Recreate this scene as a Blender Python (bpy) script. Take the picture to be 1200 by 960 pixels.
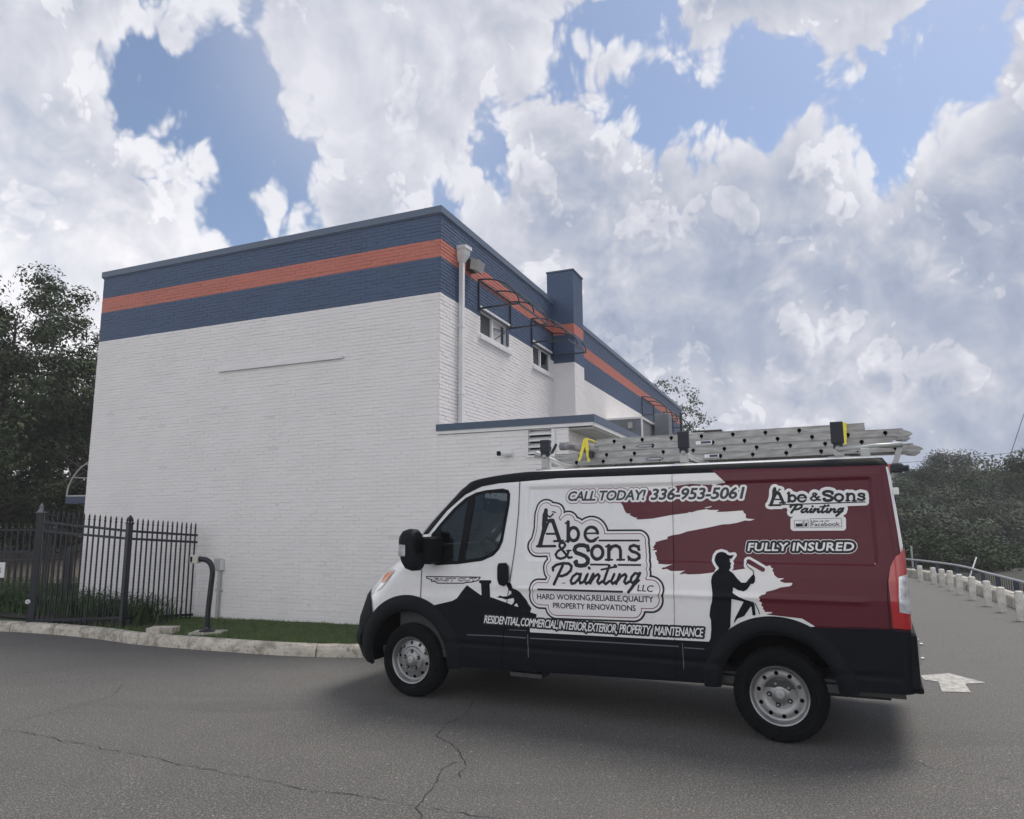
import bpy, math, random
import numpy as np
from mathutils import Matrix, Vector
random.seed(7); rng = np.random.default_rng(7)
for o in list(bpy.data.objects): bpy.data.objects.remove(o)
SC = bpy.context.scene; COL = SC.collection

# ---------------------------------------------------------------- camera
FPX, PITCH, ROLL, EYE = 833.7473, 0.15640, 0.0068, 1.7019
cp, sp, cr, sr = math.cos(PITCH), math.sin(PITCH), math.cos(ROLL), math.sin(ROLL)
D_ = Vector((0, cp, sp)); U_ = Vector((0, -sp, cp)); X_ = Vector((1, 0, 0))
R_ = X_*cr - U_*sr; T_ = X_*sr + U_*cr
camd = bpy.data.cameras.new('camera'); cam = bpy.data.objects.new('camera', camd); COL.objects.link(cam)
camd.sensor_fit = 'HORIZONTAL'; camd.sensor_width = 36.0; camd.lens = FPX/1200*36; camd.clip_start = .05; camd.clip_end = 3000
M = Matrix.Identity(4)
for i in range(3): M[i][0] = R_[i]; M[i][1] = T_[i]; M[i][2] = -D_[i]
M[2][3] = EYE; cam.matrix_world = M; SC.camera = cam

# ---------------------------------------------------------------- light
SUN_AZ, SUN_EL = math.radians(56), math.radians(60)   # azimuth from +Y towards +X
SUN_STRENGTH, SKY_STRENGTH = 1.7, 0.1
SC.view_settings.view_transform = 'Standard'; SC.view_settings.look = 'None'
SC.view_settings.exposure = 0.86; SC.view_settings.gamma = 1.0
sd = bpy.data.lights.new('sun', 'SUN'); sd.energy = SUN_STRENGTH; sd.angle = math.radians(24.0); sd.color = (1, .94, .85)
sun = bpy.data.objects.new('sun', sd); COL.objects.link(sun)
sv = Vector((math.sin(SUN_AZ)*math.cos(SUN_EL), math.cos(SUN_AZ)*math.cos(SUN_EL), math.sin(SUN_EL)))
sun.rotation_euler = sv.to_track_quat('Z', 'Y').to_euler(); sun.location = (20, 30, 40)

def ray(px, py):
    a = (px-600)/FPX; b = -(py-480)/FPX
    x = a*cr+b*sr; u = -a*sr+b*cr
    return np.array([x, cp-u*sp, sp+u*cp])
def on_plane(px, py, depth): r = ray(px, py); return np.array([0, 0, EYE])+r*(depth/r[1])
def gr(px, py, z=0): r = ray(px, py); return np.array([0, 0, EYE])+r*((z-EYE)/r[2])

# world: Nishita sky behind procedural backlit clouds, laid out by direction
RELIEF = .8
W = bpy.data.worlds.new('World'); SC.world = W; W.use_nodes = True
W.cycles.sampling_method = 'MANUAL'; W.cycles.sample_map_resolution = 512
nt = W.node_tree; nt.nodes.clear()
def N(t, **k):
    n = nt.nodes.new(t)
    for a, b in k.items(): setattr(n, a, b)
    return n
def lk(a, b): nt.links.new(a, b)
def setin(n, i, v):
    if hasattr(v, 'is_linked') or isinstance(v, bpy.types.NodeSocket): lk(v, n.inputs[i])
    else: n.inputs[i].default_value = v
def ma(op, a, b=None, c=None, clamp=False):
    n = N('ShaderNodeMath', operation=op, use_clamp=clamp); setin(n, 0, a)
    if b is not None: setin(n, 1, b)
    if c is not None: setin(n, 2, c)
    return n.outputs[0]
def vm(op, a, b=None, out=0):
    n = N('ShaderNodeVectorMath', operation=op); setin(n, 0, a)
    if b is not None: setin(n, 1, b)
    return n.outputs[out]
def sstep(v, lo, hi, olo=0., ohi=1.):
    n = N('ShaderNodeMapRange', interpolation_type='SMOOTHSTEP'); setin(n, 0, v)
    for i, q in enumerate((lo, hi, olo, ohi)): n.inputs[i+1].default_value = q
    return n.outputs[0]
def mixc(f, a, b):
    n = N('ShaderNodeMix', data_type='RGBA'); setin(n, 0, f); setin(n, 6, a); setin(n, 7, b); return n.outputs[2]
def noise(vec, sc, det=6, rough=.55, dist=0.):
    n = N('ShaderNodeTexNoise'); setin(n, 'Vector', vec); n.inputs['Scale'].default_value = sc
    n.inputs['Detail'].default_value = det; n.inputs['Roughness'].default_value = rough; n.inputs['Distortion'].default_value = dist
    return n.outputs[0]
tc = N('ShaderNodeTexCoord'); gen = tc.outputs['Generated']
sx = N('ShaderNodeSeparateXYZ'); lk(gen, sx.inputs[0])
az = ma('ARCTAN2', sx.outputs[0], sx.outputs[1]); el = ma('ARCSINE', sx.outputs[2])
cb = N('ShaderNodeCombineXYZ'); lk(az, cb.inputs[0]); lk(el, cb.inputs[1]); AE = cb.outputs[0]
def azel(px, py):
    r = ray(px, py); r = r/np.linalg.norm(r); return math.atan2(r[0], r[1]), math.asin(r[2])
def billow(vec, sc, det=3.):
    n = N('ShaderNodeTexVoronoi', feature='F1', voronoi_dimensions='2D'); setin(n, 'Vector', vec); n.inputs['Scale'].default_value = sc
    n.inputs['Detail'].default_value = det; n.inputs['Roughness'].default_value = .55; n.inputs['Lacunarity'].default_value = 2.3
    return n.outputs['Distance']
def cheight(vec, AE2=None):
    w = N('ShaderNodeTexNoise'); setin(w, 'Vector', vec); w.inputs['Scale'].default_value = 7.; w.inputs['Detail'].default_value = 3.
    wv = vm('ADD', vec, vm('MULTIPLY', vm('SUBTRACT', w.outputs['Color'], (.5, .5, .5)), (.09, .09, .09)))
    a = ma('MULTIPLY', ma('SUBTRACT', noise(wv, 3.6, 9, .56), .5), .95)
    b = ma('MULTIPLY', ma('SUBTRACT', .36, billow(vm('ADD', AE2, vm('MULTIPLY', vm('SUBTRACT', w.outputs['Color'], (.5, .5, .5)), (.12, .12, 0))), 8., 3.)), .55)
    return ma('ADD', ma('ADD', a, b), .20)
nn = cheight(gen, AE)
def blob(px, py, rx, ry, rot=0):
    """signed distance (in radians, rough) to an ellipse of sky direction"""
    a, e = azel(px, py)
    v = vm('SUBTRACT', AE, (a, e, 0))
    if rot:
        n = N('ShaderNodeVectorRotate', rotation_type='Z_AXIS'); setin(n, 'Vector', v); n.inputs['Angle'].default_value = math.radians(rot); v = n.outputs[0]
    k = .85/FPX
    l = vm('LENGTH', vm('MULTIPLY', v, (1/(rx*k), 1/(ry*k), 0)), None, 1)
    return ma('MULTIPLY', ma('SUBTRACT', l, 1.), min(rx, ry)*k)
GAPS = [(265, 60, 75, 40, 25), (280, 150, 48, 95, 0), (282, 240, 42, 70, -8), (215, 78, 50, 20, 0), (330, 230, 24, 36, 0),
        (548, 252, 26, 22, -20), (588, 215, 16, 34, -10), (800, 120, 95, 26, 12), (905, 95, 70, 32, 10), (1020, 110, 65, 48, 0), (1090, 60, 70, 45, 0), (1165, 15, 60, 38, 0), (1040, 160, 30, 24, 0), (735, 30, 25, 14, 0)]
g = None
for q in GAPS:
    b = blob(q[0], q[1], q[2]*.86, q[3]*.88, q[4]); g = b if g is None else ma('MINIMUM', g, b)
# small clouds inside the gaps
PUFF = [(315, 232, 24, 26), (1100, 26, 26, 16), (1146, 38, 24, 12), (1060, 112, 22, 9), (955, 18, 75, 26), (930, 45, 40, 12)]
pf = None
for q in PUFF:
    b = blob(*q); pf = b if pf is None else ma('MINIMUM', pf, b)
field = ma('MAXIMUM', ma('ADD', g, ma('MULTIPLY', nn, .135)), ma('ADD', ma('MULTIPLY', pf, -1.), ma('MULTIPLY', nn, .12)))
# cloud cover elsewhere (behind and overhead) from coarse noise
far = ma('ADD', ma('SUBTRACT', noise(gen, 1.6, 4, .5), .42), ma('MULTIPLY', nn, .15))
front = ma('MULTIPLY', sstep(sx.outputs[1], .25, .5), sstep(el, .95, .75))
fm = N('ShaderNodeMix', data_type='FLOAT'); setin(fm, 0, front); setin(fm, 2, far); setin(fm, 3, field); field = fm.outputs[0]
alpha = sstep(field, -.006, .018)
rim = sstep(field, .006, .075, 1., 0.)
# relief: billows lit from above right
off = vm('ADD', gen, (sv.x*.022, sv.y*.006, sv.z*.026))
relief = ma('MULTIPLY', ma('SUBTRACT', nn, cheight(off, vm('ADD', AE, (.018, .024, 0)))), RELIEF)
soft = ma('SUBTRACT', noise(gen, 2.6, 5, .5), .5)
DARK = [(840, 400, 150, 52, 8), (900, 330, 190, 48, 0), (780, 250, 70, 60, 0), (1150, 260, 75, 75, 0), (650, 230, 60, 60, 0), (1100, 520, 160, 40, 0), (50, 190, 60, 40, 0), (1120, 400, 120, 60, 0), (900, 230, 50, 60, 0), (590, 130, 100, 30, 25)]
dk = None
for q in DARK:
    b = blob(*q); dk = b if dk is None else ma('MINIMUM', dk, b)
dark = sstep(ma('ADD', dk, ma('MULTIPLY', nn, .16)), -.05, .06, 1., 0.)
LITE = [(480, 120, 180, 110, 0), (230, 300, 150, 110, 0), (120, 80, 130, 70, 0), (900, 468, 85, 20, 0), (980, 390, 60, 28, 0), (760, 200, 60, 30, 0), (1010, 215, 90, 60, 0), (820, 150, 80, 26, 0), (1150, 110, 40, 50, 0), (1195, 385, 16, 14, 0), (730, 300, 70, 60, 0)]
lt = None
for q in LITE:
    b = blob(*q); lt = b if lt is None else ma('MINIMUM', lt, b)
lite = sstep(ma('ADD', lt, ma('MULTIPLY', nn, .16)), -.05, .06, 1., 0.)
shade = ma('ADD', ma('ADD', ma('MULTIPLY', dark, -.25), ma('MULTIPLY', lite, .17)), ma('ADD', ma('MULTIPLY', rim, .32), ma('ADD', relief, ma('ADD', ma('MULTIPLY', nn, .06), ma('MULTIPLY', soft, .55)))))
# overlapping cumulus heads: bright at the crest, fading into grey behind it
gen2 = vm('ADD', gen, (3.7, 1.3, 2.1)); f2 = ma('SUBTRACT', cheight(vm('MULTIPLY', gen2, (1, 1, 1.15)), vm('ADD', AE, (7.3, 2.2, 0))), .02)
f2u = ma('SUBTRACT', cheight(vm('MULTIPLY', vm('ADD', gen2, (.012, 0, .035)), (1, 1, 1.15)), vm('ADD', AE, (7.312, 2.238, 0))), .02)
crest = ma('MULTIPLY', sstep(f2, -.01, .035), sstep(f2u, .10, -.06))
body_ = ma('MULTIPLY', ma('MULTIPLY', sstep(f2, -.05, .18), sstep(f2u, -.05, .18)), -.16)
shade = ma('ADD', shade, ma('ADD', ma('MULTIPLY', crest, .26), body_))
shade = ma('ADD', shade, .54, clamp=True)
ramp = N('ShaderNodeValToRGB'); lk(shade, ramp.inputs[0])
els = ramp.color_ramp.elements
els[0].position = 0; els[0].color = (.34, .39, .50, 1); els[1].position = 1; els[1].color = (.86, .86, .88, 1)
for p_, c_ in ((.3, (.43, .48, .58, 1)), (.55, (.56, .585, .65, 1)), (.8, (.71, .715, .76, 1))):
    e_ = els.new(p_); e_.color = c_
sky = N('ShaderNodeTexSky', sky_type='NISHITA'); sky.sun_disc = False; sky.sun_elevation = SUN_EL; sky.sun_rotation = SUN_AZ
sky.air_density = 1.0; sky.dust_density = 1.2; sky.ozone_density = 2.0
skyc = vm('MULTIPLY', sky.outputs[0], (.66, .67, .70))
# hazy paler blue near the horizon
# clouds away from the sun: front-lit, whitened and brightened to light the shaded walls
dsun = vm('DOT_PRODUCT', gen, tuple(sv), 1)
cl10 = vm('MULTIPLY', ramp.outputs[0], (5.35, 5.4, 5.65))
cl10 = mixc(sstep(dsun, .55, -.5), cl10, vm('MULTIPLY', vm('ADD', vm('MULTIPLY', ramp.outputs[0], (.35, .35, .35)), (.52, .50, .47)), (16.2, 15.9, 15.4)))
skymix = mixc(sstep(el, .0, .35, .55, .10), skyc, (3.6, 4.2, 5.1, 1))
veil = ma('MULTIPLY', sstep(blob(430, 60, 190, 150, 20), .10, -.12), .45)
bg = N('ShaderNodeBackground'); bg.inputs[1].default_value = SKY_STRENGTH
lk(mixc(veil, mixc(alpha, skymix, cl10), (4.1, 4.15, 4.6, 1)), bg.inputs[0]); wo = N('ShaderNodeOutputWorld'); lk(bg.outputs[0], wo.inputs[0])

# ---------------------------------------------------------------- materials
def mat(name, col, rough=.6, metal=0., var=0., vscale=3., bump=0., bscale=40., coat=0., spec=.5, extra=None, stretch=None):
    m = bpy.data.materials.new(name); m.use_nodes = True
    global nt; old = nt; nt = m.node_tree
    b = nt.nodes['Principled BSDF']
    b.inputs['Roughness'].default_value = rough; b.inputs['Metallic'].default_value = metal
    b.inputs['Coat Weight'].default_value = coat; b.inputs['Coat Roughness'].default_value = .06; b.inputs['Specular IOR Level'].default_value = spec
    t = N('ShaderNodeTexCoord').outputs['Object']
    if stretch: t = vm('MULTIPLY', t, stretch)
    c = (*col, 1)
    nz = noise(t, vscale, 5, .6)
    lo = tuple(x*(1-var) for x in col)+(1,); hi = tuple(min(1, x*(1+var)) for x in col)+(1,)
    cc = mixc(sstep(nz, .3, .7), lo, hi)
    if extra: cc = extra(t, cc, b)
    lk(cc, b.inputs['Base Color'])
    if bump:
        bn = N('ShaderNodeBump'); bn.inputs['Strength'].default_value = min(1, bump); bn.inputs['Distance'].default_value = .01*max(1, bump)
        lk(noise(t, bscale, 4, .6), bn.inputs['Height']); lk(bn.outputs[0], b.inputs['Normal'])
    rg = ma('ADD', ma('MULTIPLY', ma('SUBTRACT', nz, .5), .15), rough, clamp=True); lk(rg, b.inputs['Roughness'])
    nt = old; return m
def glass(name, tint, refl=.5):
    m = bpy.data.materials.new(name); m.use_nodes = True
    global nt; old = nt; nt = m.node_tree; nt.nodes.clear()
    t = N('ShaderNodeBsdfTransparent'); t.inputs[0].default_value = (*tint, 1)
    gl = N('ShaderNodeBsdfGlossy'); gl.inputs['Roughness'].default_value = .02; gl.inputs[0].default_value = (.9, .95, 1, 1)
    fr = N('ShaderNodeFresnel'); fr.inputs[0].default_value = 1.52
    mx = N('ShaderNodeMixShader'); lk(ma('MULTIPLY', fr.outputs[0], refl*2, clamp=True), mx.inputs[0]); lk(t.outputs[0], mx.inputs[1]); lk(gl.outputs[0], mx.inputs[2])
    o = N('ShaderNodeOutputMaterial'); lk(mx.outputs[0], o.inputs[0]); nt = old; return m
def asphalt_extra(t, cc, b):
    v = N('ShaderNodeTexVoronoi'); lk(t, v.inputs['Vector']); v.inputs['Scale'].default_value = 62
    v2 = N('ShaderNodeTexVoronoi'); lk(t, v2.inputs['Vector']); v2.inputs['Scale'].default_value = 24
    f = ma('MULTIPLY', sstep(v.outputs['Distance'], .10, .34, 1, 0), sstep(noise(t, 47, 2), .44, .60))
    f2 = ma('MULTIPLY', sstep(v2.outputs['Distance'], .06, .20, 1, 0), sstep(noise(t, 19, 2), .50, .60))
    c = mixc(ma('MULTIPLY', f, .62), cc, (.55, .53, .50, 1)); c = mixc(ma('MULTIPLY', f2, .85), c, (.42, .41, .39, 1))
    f3 = sstep(noise(t, 90, 3, .7), .45, .7); c = mixc(ma('MULTIPLY', f3, .4), c, (.035, .035, .036, 1))
    gn = noise(t, 75, 3, .8); c = mixc(sstep(gn, .50, .66), c, (.25, .24, .225, 1)); c = mixc(ma('MULTIPLY', sstep(gn, .49, .34), .9), c, (.024, .026, .024, 1))
    gm = noise(t, 26, 2, .7); c = mixc(ma('MULTIPLY', sstep(gm, .62, .74), .75), c, (.34, .32, .30, 1))
    big = noise(t, .35, 4, .6); c = mixc(ma('MULTIPLY', sstep(big, .4, .65), .30), c, (.105, .103, .10, 1))
    st = noise(vm('MULTIPLY', t, (.25, 1.2, 1)), .8, 5, .65); c = mixc(ma('MULTIPLY', sstep(st, .52, .72), .30), c, (.04, .04, .042, 1))
    return c
def concrete_extra(t, cc, b):
    c = mixc(ma('MULTIPLY', sstep(noise(t, 5, 6, .7), .46, .62), .65), cc, (.17, .155, .13, 1))
    c = mixc(ma('MULTIPLY', sstep(noise(t, 22, 4, .7), .58, .66), .75), c, (.085, .08, .07, 1)); return c
def grass_extra(t, cc, b):
    return mixc(sstep(noise(t, 14, 4, .7), .4, .7), cc, (.05, .075, .018, 1))
MT = {}
MT['asphalt'] = mat('asphalt', (.085, .081, .074), .72, var=.12, vscale=2, bump=.9, bscale=110, extra=asphalt_extra, spec=.5)
MT['bank'] = mat('bank_earth', (.085, .068, .055), .95, var=.35, vscale=3, bump=1, bscale=8)
MT['crack'] = mat('crack_fill', (.030, .028, .026), .95, var=.3, vscale=20)
MT['concrete'] = mat('kerb_concrete', (.56, .51, .43), .9, var=.16, vscale=6, bump=1.0, bscale=30, extra=concrete_extra)
MT['white_brick'] = mat('white_painted_brick', (.80, .775, .765), .62, var=.03, vscale=1.2, bump=.35, bscale=55)
MT['mortar_white'] = mat('white_painted_mortar', (.71, .695, .69), .75, var=.04, bump=.3, bscale=60)
MT['navy_brick'] = mat('navy_painted_brick', (.052, .088, .165), .58, var=.06, vscale=1.2, bump=.35, bscale=55)
MT['red_brick'] = mat('coral_painted_brick', (.50, .160, .115), .58, var=.06, vscale=1.2, bump=.35, bscale=55)
MT['navy'] = mat('navy_metal', (.050, .080, .135), .38, var=.05)
MT['navy_trim'] = mat('navy_coping', (.085, .12, .18), .42, var=.05)
MT['white_trim'] = mat('white_trim', (.74, .74, .74), .5, var=.04)
MT['soffit'] = mat('soffit_grey', (.42, .42, .41), .7, var=.05)
MT['grey_wall'] = mat('grey_render', (.17, .18, .21), .7, var=.06)
MT['dark_frame'] = mat('awning_frame_paint', (.022, .028, .042), .45, var=.1)
MT['screen'] = mat('dark_window_screen', (.045, .048, .055), .6, var=.1)
MT['pane'] = glass('window_glass', (.30, .33, .36), .6)
MT['fence'] = mat('black_iron', (.010, .012, .018), .42, var=.15, vscale=8, bump=.2)
MT['grass'] = mat('lawn', (.045, .070, .018), .9, var=.3, vscale=4, bump=1., bscale=60, extra=grass_extra)
MT['blade'] = mat('grass_blade', (.085, .135, .032), .7, var=.35, vscale=6)
MT['strap_leaf'] = mat('strap_leaf', (.052, .088, .032), .7, var=.4, vscale=5, spec=.2)
MT['mulch'] = mat('mulch', (.030, .022, .017), .95, var=.4, vscale=20, bump=1, bscale=30)
MT['dirt'] = mat('bare_earth', (.035, .034, .026), .95, var=.3, vscale=3, bump=1, bscale=8)
MT['bark'] = mat('bark', (.045, .037, .030), .9, var=.3, vscale=8, bump=1, bscale=25)
MT['leaf_a'] = mat('leaf_dark', (.052, .070, .038), .8, var=.45, vscale=.9, spec=.08)
MT['leaf_b'] = mat('leaf_mid', (.070, .095, .045), .75, var=.35, vscale=1.2, spec=.08)
MT['leaf_d'] = mat('leaf_deep', (.028, .040, .024), .8, var=.45, vscale=.9, spec=.08)
MT['leaf_c'] = mat('leaf_hazy', (.070, .085, .060), .7, var=.4, vscale=.5, spec=.08)
MT['bollard'] = mat('white_bollard_paint', (.66, .64, .58), .75, var=.18, vscale=9, bump=.5, bscale=30)
MT['wall_top'] = mat('low_wall_paint', (.50, .47, .41), .85, var=.25, vscale=5, bump=.8, bscale=20)
MT['rail_blue'] = mat('blue_rail_paint', (.022, .038, .08), .45, var=.1)
MT['rail_grey'] = mat('grey_rail_paint', (.35, .37, .40), .45, var=.1)
MT['paint_white'] = mat('road_paint', (.40, .385, .36), .85, var=.35, vscale=14, bump=.5)
MT['box_grey'] = mat('electrical_grey', (.40, .41, .39), .5, var=.08)
MT['beige'] = mat('reader_beige', (.50, .49, .43), .5, var=.08)
# van
MT['van_white'] = mat('van_white', (.78, .77, .765), .28, var=.01, coat=1.)
MT['van_maroon'] = mat('maroon_wrap', (.098, .009, .020), .34, var=.04, coat=.12, spec=.28)
MT['van_black'] = mat('black_wrap', (.004, .006, .010), .5, var=.05, coat=.0, spec=.14)
MT['plastic'] = mat('black_plastic', (.0045, .0058, .008), .62, var=.1, bump=.12, bscale=200, spec=.16)
MT['art_black'] = mat('black_print', (.010, .012, .017), .36, var=.03, coat=.0, spec=.3)
MT['art_grey'] = mat('charcoal_print', (.045, .052, .062), .36, var=.03, coat=.0, spec=.3)
MT['art_white'] = mat('white_print', (.79, .78, .775), .33, var=.01, coat=.6)
MT['art_pink'] = mat('pale_pink_print', (.77, .74, .745), .33, var=.01, coat=.6)
MT['art_line'] = mat('wine_line_print', (.18, .03, .06), .36, var=.02, coat=.5)
MT['art_mid'] = mat('grey_print', (.30, .33, .34), .36, var=.05, coat=.0, spec=.3)
MT['seam'] = mat('seam', (.003, .003, .004), .95, spec=.02)
MT['gloss_line'] = mat('trim_line', (.10, .11, .13), .4)
MT['tyre'] = mat('tyre_rubber', (.006, .0068, .008), .85, var=.2, vscale=15, bump=.3, bscale=80, spec=.12)
MT['steel'] = mat('wheel_steel', (.30, .30, .30), .38, metal=.75, var=.10, vscale=9)
MT['dark_steel'] = mat('underbody_steel', (.05, .05, .05), .6, metal=.4, var=.3)
MT['alu'] = mat('ladder_aluminium', (.34, .34, .335), .55, metal=.45, var=.22, vscale=7, bump=.2, bscale=60, stretch=(1, 6, 6))
MT['rack'] = mat('rack_metal', (.40, .41, .40), .42, metal=.5, var=.1)
MT['black_rubber'] = mat('black_stop', (.014, .018, .028), .6, var=.1)
MT['yellow'] = mat('yellow_strap', (.70, .62, .06), .7, var=.15, vscale=20)
MT['red_lamp'] = mat('red_lens', (.42, .008, .012), .15, var=.1, coat=1.)
MT['clear_lamp'] = mat('clear_lens', (.62, .63, .66), .12, metal=.35, var=.35, vscale=14, coat=1.)
MT['amber'] = mat('amber_lens', (.60, .16, .03), .2, var=.15, vscale=20, coat=1.)
MT['interior'] = mat('cab_interior', (.04, .042, .046), .8, var=.2)
MT['seat'] = mat('seat_cloth', (.10, .105, .11), .85, var=.2)
MT['van_glass'] = glass('cab_glass', (.52, .57, .57), .45)
MT['windshield'] = glass('windscreen_glass', (.55, .60, .60), .8)

# ---------------------------------------------------------------- builders
def props(o, label=None, cat=None, group=None, kind=None):
    if label: o['label'] = label
    if cat: o['category'] = cat
    if group: o['group'] = group
    if kind: o['kind'] = kind
    return o
def empty(name, loc=(0, 0, 0), rz=0, **k):
    o = bpy.data.objects.new(name, None); COL.objects.link(o); o.location = loc; o.rotation_euler = (0, 0, rz)
    o.empty_display_size = .2; return props(o, **k)
def mk(name, V, F, mats, parent=None, fm=None, smooth=False, loc=None, **k):
    me = bpy.data.meshes.new(name); me.from_pydata([tuple(v) for v in V] if not isinstance(V, np.ndarray) else V.tolist(), [], F if isinstance(F, list) else F.tolist())
    for m in (mats if isinstance(mats, (list, tuple)) else [mats]): me.materials.append(MT[m] if isinstance(m, str) else m)
    if fm is not None: me.polygons.foreach_set('material_index', np.asarray(fm, dtype=np.int32))
    if smooth: me.polygons.foreach_set('use_smooth', np.ones(len(me.polygons), dtype=bool))
    me.update(); o = bpy.data.objects.new(name, me); COL.objects.link(o)
    if parent: o.parent = parent
    if loc is not None: o.location = loc
    return props(o, **k)
class MB:
    def __init__(s): s.V = []; s.F = []; s.m = []
    def add(s, V, F, m=0):
        b = len(s.V); s.V += [tuple(float(c) for c in v) for v in V]; s.F += [tuple(i+b for i in f) for f in F]; s.m += [m]*len(F); return s
    def box(s, a, b, m=0, bev=0.):
        x0, y0, z0 = a; x1, y1, z1 = b
        if bev:
            e = bev; V = []; 
            for z in (z0, z0+e, z1-e, z1):
                i = e if z in (z0, z1) else 0
                V += [(x0+i+(0 if i else e*.0), y0+i, z), (x1-i, y0+i, z), (x1-i, y1-i, z), (x0+i, y1-i, z)]
            F = [(3, 2, 1, 0), (12, 13, 14, 15)]
            for k in range(3):
                for j in range(4): F.append((k*4+j, k*4+(j+1) % 4, k*4+4+(j+1) % 4, k*4+4+j))
            return s.add(V, F, m)
        V = [(x0, y0, z0), (x1, y0, z0), (x1, y1, z0), (x0, y1, z0), (x0, y0, z1), (x1, y0, z1), (x1, y1, z1), (x0, y1, z1)]
        return s.add(V, [(3, 2, 1, 0), (4, 5, 6, 7), (0, 1, 5, 4), (1, 2, 6, 5), (2, 3, 7, 6), (3, 0, 4, 7)], m)
    def tube(s, pts, r, n=8, m=0, cap=True):
        pts = [Vector(p) for p in pts]; rs = r if isinstance(r, (list, tuple)) else [r]*len(pts)
        V = []; up = None
        for i, p in enumerate(pts):
            t = (pts[min(i+1, len(pts)-1)]-pts[max(i-1, 0)]).normalized()
            if up is None: up = t.orthogonal().normalized()
            up = (up-t*up.dot(t)); up = up.normalized() if up.length > 1e-6 else t.orthogonal().normalized()
            w = t.cross(up)
            for k in range(n):
                a = 2*math.pi*k/n; V.append(p+(up*math.cos(a)+w*math.sin(a))*rs[i])
        F = [(i*n+k, i*n+(k+1) % n, (i+1)*n+(k+1) % n, (i+1)*n+k) for i in range(len(pts)-1) for k in range(n)]
        if cap: F += [tuple(range(n-1, -1, -1)), tuple((len(pts)-1)*n+k for k in range(n))]
        return s.add(V, F, m)
    def beam(s, a, b, w, h, m=0):
        a = Vector(a); b = Vector(b); t = (b-a).normalized(); up = Vector((0, 0, 1)) if abs(t.z) < .95 else Vector((0, 1, 0))
        sd_ = t.cross(up).normalized()*w/2; u = sd_.cross(t).normalized()*h/2
        V = [a-sd_-u, a+sd_-u, a+sd_+u, a-sd_+u, b-sd_-u, b+sd_-u, b+sd_+u, b-sd_+u]
        return s.add(V, [(0, 1, 2, 3), (7, 6, 5, 4), (0, 4, 5, 1), (1, 5, 6, 2), (2, 6, 7, 3), (3, 7, 4, 0)], m)
    def lathe(s, prof, n=32, m=0, axis='y', c=(0, 0, 0)):
        V = []
        for r, h in prof:
            for k in range(n):
                a = 2*math.pi*k/n
                if axis == 'y': V.append((c[0]+r*math.cos(a), c[1]+h, c[2]+r*math.sin(a)))
                else: V.append((c[0]+r*math.cos(a), c[1]+r*math.sin(a), c[2]+h))
        F = [(i*n+k, (i+1)*n+k, (i+1)*n+(k+1) % n, i*n+(k+1) % n) for i in range(len(prof)-1) for k in range(n)]
        if axis != 'y': F = [f[::-1] for f in F]
        return s.add(V, F, m)
    def build(s, name, mats, parent=None, smooth=False, **k): return mk(name, s.V, s.F, mats, parent, s.m, smooth, **k)
def copy_tree(root, loc=None, rz=None, label=None):
    r = root.copy(); COL.objects.link(r)
    if loc is not None: r.location = loc
    if rz is not None: r.rotation_euler = (0, 0, rz)
    if label: r['label'] = label
    for ch in list(root.children):
        c = ch.copy(); COL.objects.link(c); c.parent = r
        for g_ in ch.children:
            d = g_.copy(); COL.objects.link(d); d.parent = c
    return r
# ---------------------------------------------------------------- ground, road, kerb
def zat(px, py, x, y):
    r = ray(px, py); return EYE + r[2]*math.hypot(x, y)/math.hypot(r[0], r[1])
def sheet(name, pts, z, m, parent=None, **k):
    V = [(p[0], p[1], z if len(p) < 3 else p[2]) for p in pts]
    return mk(name, V, [tuple(range(len(V)))], m, parent, **k)
sheet('ground', [(-600, -300), (600, -300), (600, 900), (-600, 900)], -.03, 'dirt', kind='structure')
BXY = [(1079.1, 681.3), (1095, 684.5), (1104.9, 687.5), (1114.8, 692), (1125.5, 696.9), (1140.6, 703.1), (1158.7, 710.4), (1175.2, 717.4), (1197.5, 727.6)]
BOL = [gr(x, y)[:2] for x, y in BXY]
def cr_curve(pts, n=8):
    P = [np.array(p, float) for p in pts]; P = [2*P[0]-P[1]]+P+[2*P[-1]-P[-2]]; out = []
    for i in range(1, len(P)-2):
        for k in range(n):
            t = k/n; out.append(.5*((2*P[i])+(-P[i-1]+P[i+1])*t+(2*P[i-1]-5*P[i]+4*P[i+1]-P[i+2])*t*t+(-P[i-1]+3*P[i]-3*P[i+1]+P[i+2])*t**3))
    out.append(P[-2]); return np.array(out)
def offset_curve(c, d):
    t = np.gradient(c[:, :2], axis=0); t /= np.linalg.norm(t, axis=1)[:, None]; o = c.copy(); o[:, :2] += np.stack([-t[:, 1], t[:, 0]], 1)*d; return o
smooth_b = np.array([BOL[0]+(-.5, 6.5), BOL[0]+(.1, 2.2), BOL[0], BOL[2], BOL[4], BOL[6], BOL[8], BOL[8]+(-.55, -1.6), BOL[8]+(-1.6, -5.5), BOL[8]+(-3, -12)])
WALLC = offset_curve(cr_curve(smooth_b, 8), .36)
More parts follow.
